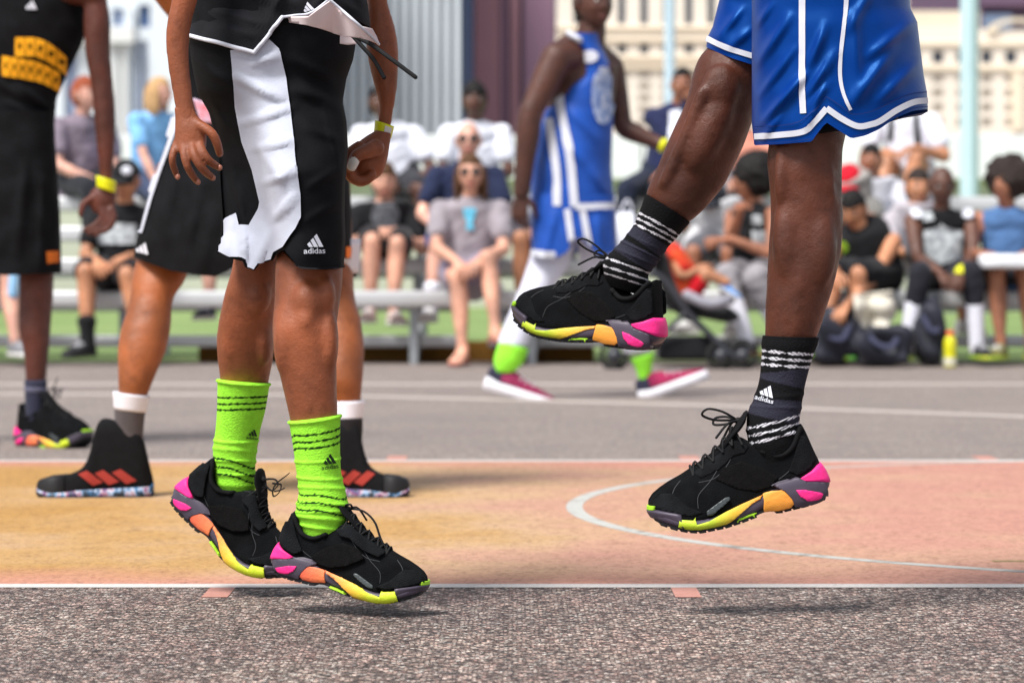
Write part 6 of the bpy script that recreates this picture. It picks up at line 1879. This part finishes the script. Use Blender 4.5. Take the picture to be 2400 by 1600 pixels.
sitter('spectator in white top with black straps in the top row', (2110, 212), 4, SK_T, WT, cloth(190, 190, 196, 'shorts_pale'), 'short', 'black', -12, 2140, legs='short_shorts', shoe=(SH_WHT, SOLE_W), hands='knees', feet=((2050, 505, -.55), (2120, 510, -.50)),
       printp=[('strap', [(2086, 262), (2096, 262), (2092, 330), (2080, 330)], BK), ('strap', [(2140, 262), (2150, 262), (2158, 340), (2144, 340)], BK)])
sitter('spectator half hidden behind the bald player with white collar', (2152, 440), 2, SK_T, cloth(176, 170, 176, 'tee_fog'), cloth(90, 92, 100, 'shorts_fog'), 'short', 'dark', 10, 2160, shoe=(SH_WHT, SOLE_W))
p = sitter('bald player in black jersey and knee tights with white socks, hands clasped', (2208, 436), 1, SK_D, BJK, cloth(30, 30, 38, 'tights_black'), None, 'black', 0, 2208, sleeve='none', legs='tights', socks=(WHITE_SOCK, .42), shoe=(SH_BLK, SOLE_GY), spread=.2, feet=((2126, 806, -.42), (2290, 806, -.42)), pitch=-14, hand_t=((2205, 640, -.42), (2250, 640, -.42)),
       printp=[('chest_print', [(2166, 540), (2200, 532), (2206, 524), (2216, 532), (2256, 542), (2252, 604), (2206, 620), (2168, 602)], PRW), ('logo_print', [(2160, 498), (2186, 498), (2190, 516), (2166, 520)], PRW)])
mk('wristband', *tube([p.wr[-1] - (p.wr[-1] - p.el[-1]).normalized() * .04, p.wr[-1]], [.038, .036], 14, 4), BAND, p.root)
for s_ in (1, -1): mk('shoulder_trim', *tube([p.sh[s_] + p.r * s_ * -.03 + Vector((0, -.06, .03)), p.sh[s_] + p.r * s_ * -.02 + Vector((0, .0, .065))], [(.035, .012)] * 2, 10, 5), WT, p.root)
p = sitter('woman with big curly hair in blue denim top holding a white board', (2358, 432), 1, SK_M, DEN, cloth(40, 42, 50, 'shorts_dusk'), 'afro', 'dark', -12, 2364, sleeve='none', legs='short_shorts', shoe=(cloth(120, 116, 60, 'shoe_olive'), SOLE_GY), headyaw=-40, hand_t=((2330, 600, -.40), (2400, 596, -.40)), feet=((2346, 806, -.42), (2416, 806, -.40)))
a_, b_ = W(2300, 612, 17.66), W(2440, 606, 17.66)
tag(mk('drawing_board', *bevel_box(((a_.x + b_.x) / 2, 17.70, a_.z), (b_.x - a_.x, .30, .085), .02, -.05), cloth(226, 228, 232, 'board_white')), 'white board resting on the knees of the woman in denim', 'board')
SH_P = None

sitter('spectator in salmon pink tee seated high behind the afro player', (1738, 258), 4, SK_L, cloth(222, 150, 128, 'tee_salmon'), cloth(120, 116, 120, 'shorts_mist'), 'short', 'brown', -10, 1742, shoe=(SH_WHT, SOLE_W), hands='knees')
sitter('small spectator peering out beside the red cap', (2042, 376), 3, SK_M, cloth(206, 206, 214, 'tee_cloud'), cloth(110, 112, 122, 'shorts_cloud'), 'short', 'black', -8, 2050, k=.9, shoe=(SH_WHT, SOLE_W))
sitter('spectator in pale tee and white cap seated behind the stroller', (1652, 408), 3, SK_L, cloth(214, 214, 218, 'tee_milk'), cloth(150, 150, 156, 'shorts_milk'), 'short', 'brown', 14, 1645, cap=cloth(222, 222, 224, 'cap_white'), shoe=(SH_WHT, SOLE_W))
def soft_bag(px, py, w, h, d, label, m_):
    c = W(px, py, d); V, Fc = ellipsoid((0, 0, 0), (1, 1, 1), None, 22, 14); out = []
    for v in V:
        n_ = 1 + .16 * mnoise.noise(Vector((v.x * 2 + px, v.y * 2, v.z * 3)))
        out.append(c + Vector((v.x * w / 2 * n_, v.y * w * .35 * n_, h / 2 + max(-.5, .5 * math.copysign(abs(v.z) ** .8, v.z)) * h * n_)))
    r = empty('shopping_bag', c, label, 'bag')
    mk('body', out, Fc, m_, r)
    for s_ in (-1, 1): mk('handle', *tube([c + Vector((-w * .2, s_ * .03, h * .9)), c + Vector((0, s_ * .04, h * 1.25)), c + Vector((w * .2, s_ * .03, h * .9))], [.006] * 3, 6, 10), m_, r)
soft_bag(1470, 608, .26, .30, 18.84, 'white shopping bag on the second row beside the walking player', WT)
soft_bag(1545, 604, .30, .26, 18.84, 'pale grey shopping bag on the second row behind the raised sneaker', cloth(206, 206, 204, 'bag_pale'))

# ---- belongings in front of the right bleacher
BAGM = cloth(32, 34, 46, 'bag_nylon', rough=.6, spec=.3, var=.3, vscale=6)
def bag(px0, px1, py_top, d, label, lump=.03, strap=True):
    a, b2 = W(px0, 850, d), W(px1, 850, d); top = W(px0, py_top, d).z
    c = Vector(((a.x + b2.x) / 2, d, .008)); w = (b2.x - a.x); hgt = top
    V, Fc = ellipsoid((0, 0, 0), (1, 1, 1), None, 28, 16)
    out = []
    ph = RNG.uniform(0, 6, 3)
    for v in V:
        x = math.copysign(abs(v.x) ** .6, v.x); y = math.copysign(abs(v.y) ** .7, v.y); z = math.copysign(abs(v.z) ** .7, v.z)
        n_ = lump * (math.sin(5 * v.x + ph[0]) + math.sin(6 * v.z + 4 * v.x + ph[1]) + math.sin(7 * v.y + ph[2]))
        out.append(c + Vector((x * w / 2, y * .17, hgt / 2 + max(-.5, z * .5) * hgt)) + Vector((v.x, v.y, v.z if v.z > 0 else 0)) * n_)
    r = empty('sports_bag', c, label, 'bag')
    mk('body', out, Fc, BAGM, r)
    if strap:
        mk('handle', *tube([c + Vector((-w * .28, -.15, hgt * .75)), c + Vector((-w * .12, -.20, hgt * .55)), c + Vector((w * .12, -.20, hgt * .52)), c + Vector((w * .28, -.15, hgt * .75))], [(.018, .006)] * 4, 8, 16), cloth(60, 62, 84, 'webbing'), r)
        mk('zip', *tube([c + Vector((-w * .4, -.02, hgt * .97)), c + Vector((0, -.03, hgt * 1.02)), c + Vector((w * .4, -.02, hgt * .95))], [.006] * 3, 6, 12), alud, r)
bag(1896, 2010, 735, 17.72, 'upright navy black sports bag beside the leaning player')
bag(2005, 2125, 765, 17.60, 'slumped navy black sports bag with looped handle')
bag(2140, 2214, 700, 17.75, 'tall black backpack between the white socks of the bald player', .02)
V2, Fc = grid_poly([(2000, 690), (2090, 680), (2098, 730), (2080, 770), (2030, 775), (2004, 740)], 10)
V = [W(x, y, 17.55 + .05 * math.sin(x * .09) + .03 * math.sin(y * .12)) for x, y in V2]
tag(mk('towel', *thick(V, Fc, .012), cloth(206, 200, 186, 'towel_cream')), 'cream towel draped over the sports bags', 'towel')
c = W(2227, 862, 17.5); c.z = .006
bt = empty('sports_drink_bottle', c, 'yellow sports drink bottle with red cap on the asphalt', 'bottle')
mk('body', *loft([[c + Vector((r_ * math.cos(a), r_ * math.sin(a), z_)) for a in np.linspace(0, 6.283, 18, endpoint=False)] for z_, r_ in ((0, .034), (.008, .038), (.06, .038), (.075, .034), (.10, .038), (.15, .038), (.175, .028), (.185, .02))]), mat('drink_yellow', srgb(210, 206, 30), rough=.2, spec=.5), bt)
mk('cap', *tube([c + Vector((0, 0, .185)), c + Vector((0, 0, .215))], [.022, .022], 16, 4, rnd=False), mat('cap_orange', srgb(226, 88, 60), rough=.4), bt)
mk('label', *loft([[c + Vector((.0385 * math.cos(a), .0385 * math.sin(a), z_)) for a in np.linspace(0, 6.283, 18, endpoint=False)] for z_ in (.015, .055)], False, False), cloth(210, 206, 190, 'label_cream'), bt)
c = W(30, 690, 17.62)
wb = empty('water_bottle', c, 'clear blue water bottle held at the front row end', 'bottle')
mk('body', *tube([c, c + Vector((.005, 0, .06)), c + Vector((.01, 0, .15))], [.032, .034, .028], 16, 10), mat('bottle_blue', srgb(150, 196, 232), rough=.15, spec=.6), wb)
mk('cap', *tube([c + Vector((.012, 0, .17)), c + Vector((.013, 0, .20))], [.018, .016], 12, 4), WT, wb)

# ---- stroller with a child in it
DS = 17.45
st = empty('stroller', (W(1600, 632, DS).x, DS, 0), 'black folding stroller with curved frame parked by the bleachers', 'stroller')
FR = mat('stroller_tube', srgb(52, 54, 60), rough=.4, spec=.5); FAB = cloth(26, 27, 30, 'stroller_fabric'); WH = mat('wheel_rubber', (0.02, 0.02, 0.02), rough=.8); GRB = mat('stroller_bar', srgb(150, 148, 158), rough=.5)
sp = lambda x, y, o=0.0: W(x, y, DS + o)
for o_ in (-.22, .22):
    mk('side_frame', *tube([sp(1530, 640, o_), sp(1560, 660, o_), sp(1610, 730, o_), sp(1680, 800, o_), sp(1722, 838, o_)], [.020] * 5, 10, 24), FR, st)
    mk('rear_leg', *tube([sp(1610, 730, o_), sp(1540, 790, o_), sp(1450, 836, o_)], [.014] * 3, 10, 14), FR, st)
    mk('push_bar', *tube([sp(1530, 640, o_), sp(1500, 560, o_), sp(1490, 500, o_ * .9)], [.014] * 3, 10, 12), FR, st)
mk('handle', *tube([sp(1490, 500, -.2), sp(1488, 492, 0), sp(1490, 500, .2)], [.016] * 3, 10, 10), FAB, st)
mk('seat', *remesh(*join(tube([sp(1545, 600), sp(1570, 680), sp(1600, 720)], [(.20, .05)] * 3, 16, 14, side=(0, 1, 0)), tube([sp(1595, 715), sp(1690, 735)], [(.20, .05)] * 2, 16, 8, side=(0, 1, 0))), .012, 4), FAB, st)
mk('bumper_bar', *tube([sp(1610, 690, -.24), sp(1660, 712, -.26), sp(1706, 704, -.2), sp(1712, 702, .2)], [.030] * 4, 10, 18), GRB, st)
mk('basket', *remesh(*join(bevel_box(sp(1610, 815), (.36, .36, .14), .03)), .012, 3), FAB, st)
for x, y in ((1440, 838), (1690, 842), (1740, 842)):
    for o_ in ((-.24, .24) if x < 1500 else (-.22, .22)):
        c = sp(x, y, o_); rr_ = .075
        c.z = rr_ + .006
        ring = [c + Vector((rr_ * math.cos(a), 0, rr_ * math.sin(a))) for a in np.linspace(0, 2 * math.pi, 25)]
        w_ = mk('wheel', *tube(ring, [(.012, .012)] * 25, 8, 40, side=(0, 1, 0), caps=False), WH, st)
        mk('hub', *tube([c + Vector((0, -.014, 0)), c + Vector((0, .014, 0))], [.045, .045], 16, 3), FR, w_)
# canopy folded back
V, Fc = [], []
for i in range(7):
    a = math.radians(200 - 100 * i / 6)
    for j in range(9):
        o_ = -.22 + .44 * j / 8; q = sp(1560, 660, 0)
        V.append(q + Vector((.17 * math.cos(a), o_, .19 * math.sin(a) * (1 - .25 * (2 * j / 8 - 1) ** 2) + .02)))
Fc = [(i * 9 + j, i * 9 + j + 1, (i + 1) * 9 + j + 1, (i + 1) * 9 + j) for i in range(6) for j in range(8)]
mk('canopy', *thick(V, Fc, .008), FAB, st)
# the child
K = Person(sp(1620, 720), 'small child in orange and red top with blue shoes sitting in the stroller', None)
pv = sp(1612, 690, 0); nb = sp(1575, 590, 0); hd = sp(1556, 548, 0)
K.add(tube([pv, pv.lerp(nb, .5), nb], [(.09, .08), (.095, .085), (.05, .05)], 14, 10, side=(0, 1, 0)), tube([nb, hd], [.038, .036], 10, 4))
for s_ in (-1, 1):
    h_, kn_, an_ = pv + Vector((.02, s_ * .05, 0)), sp(1665, 655, s_ * .09), sp(1700, 668, s_ * .10)
    an_ = sp(1702, 662, s_ * .10); kn_ = sp(1655, 640, s_ * .09)
    K.add(tube([h_, kn_], [.052, .042], 10, 8), tube([kn_, an_], [.040, .030], 10, 8))
    sh2_ = nb + Vector((.01, s_ * .09, -.02)); wr_ = sp(1640 if s_ < 0 else 1630, 628, s_ * .09); el_ = ik(sh2_, wr_, .13, .12, (0, s_ * .3, -1))
    K.add(tube([sh2_, el_, wr_], [.030, .026, .020], 10, 12)); K.addraw(hand_geo(wr_, wr_ - el_, (0, 0, 1), (0, -s_, 0), .6, .55))
add_head(K, hd + Vector((0, 0, .08)), (.9, -.4, -.2), (0, 0, 1), SK_T, 'short', 'dark', .78)
K.finish(SK_T, .009, 3)
K.cloth('shirt', mat('top_orange', srgb(228, 96, 40), rough=.85, var=1, vscale=9, col2=srgb(206, 24, 34)), tube([pv, pv.lerp(nb, .5), nb - Vector((0, 0, .01))], [(.105, .095), (.11, .10), (.085, .07)], 16, 12, side=(0, 1, 0)), *[tube([nb + Vector((.01, s_ * .09, -.02)), nb + Vector((.06, s_ * .10, -.09))], [.042, .040], 10, 6) for s_ in (-1, 1)], voxel=.009)
K.cloth('shorts', cloth(206, 26, 38, 'shorts_red'), *[tube([pv + Vector((.0, s_ * .05, 0)), pv.lerp(sp(1655, 640, s_ * .09), .75)], [.066, .058], 10, 8) for s_ in (-1, 1)], voxel=.009)
for s_ in (-1, 1): plain_shoe(K.root, sp(1704, 664, s_ * .10), (1, -.1), .15, cloth(96, 156, 226, 'shoe_sky'), SOLE_W, pitch=math.radians(30))
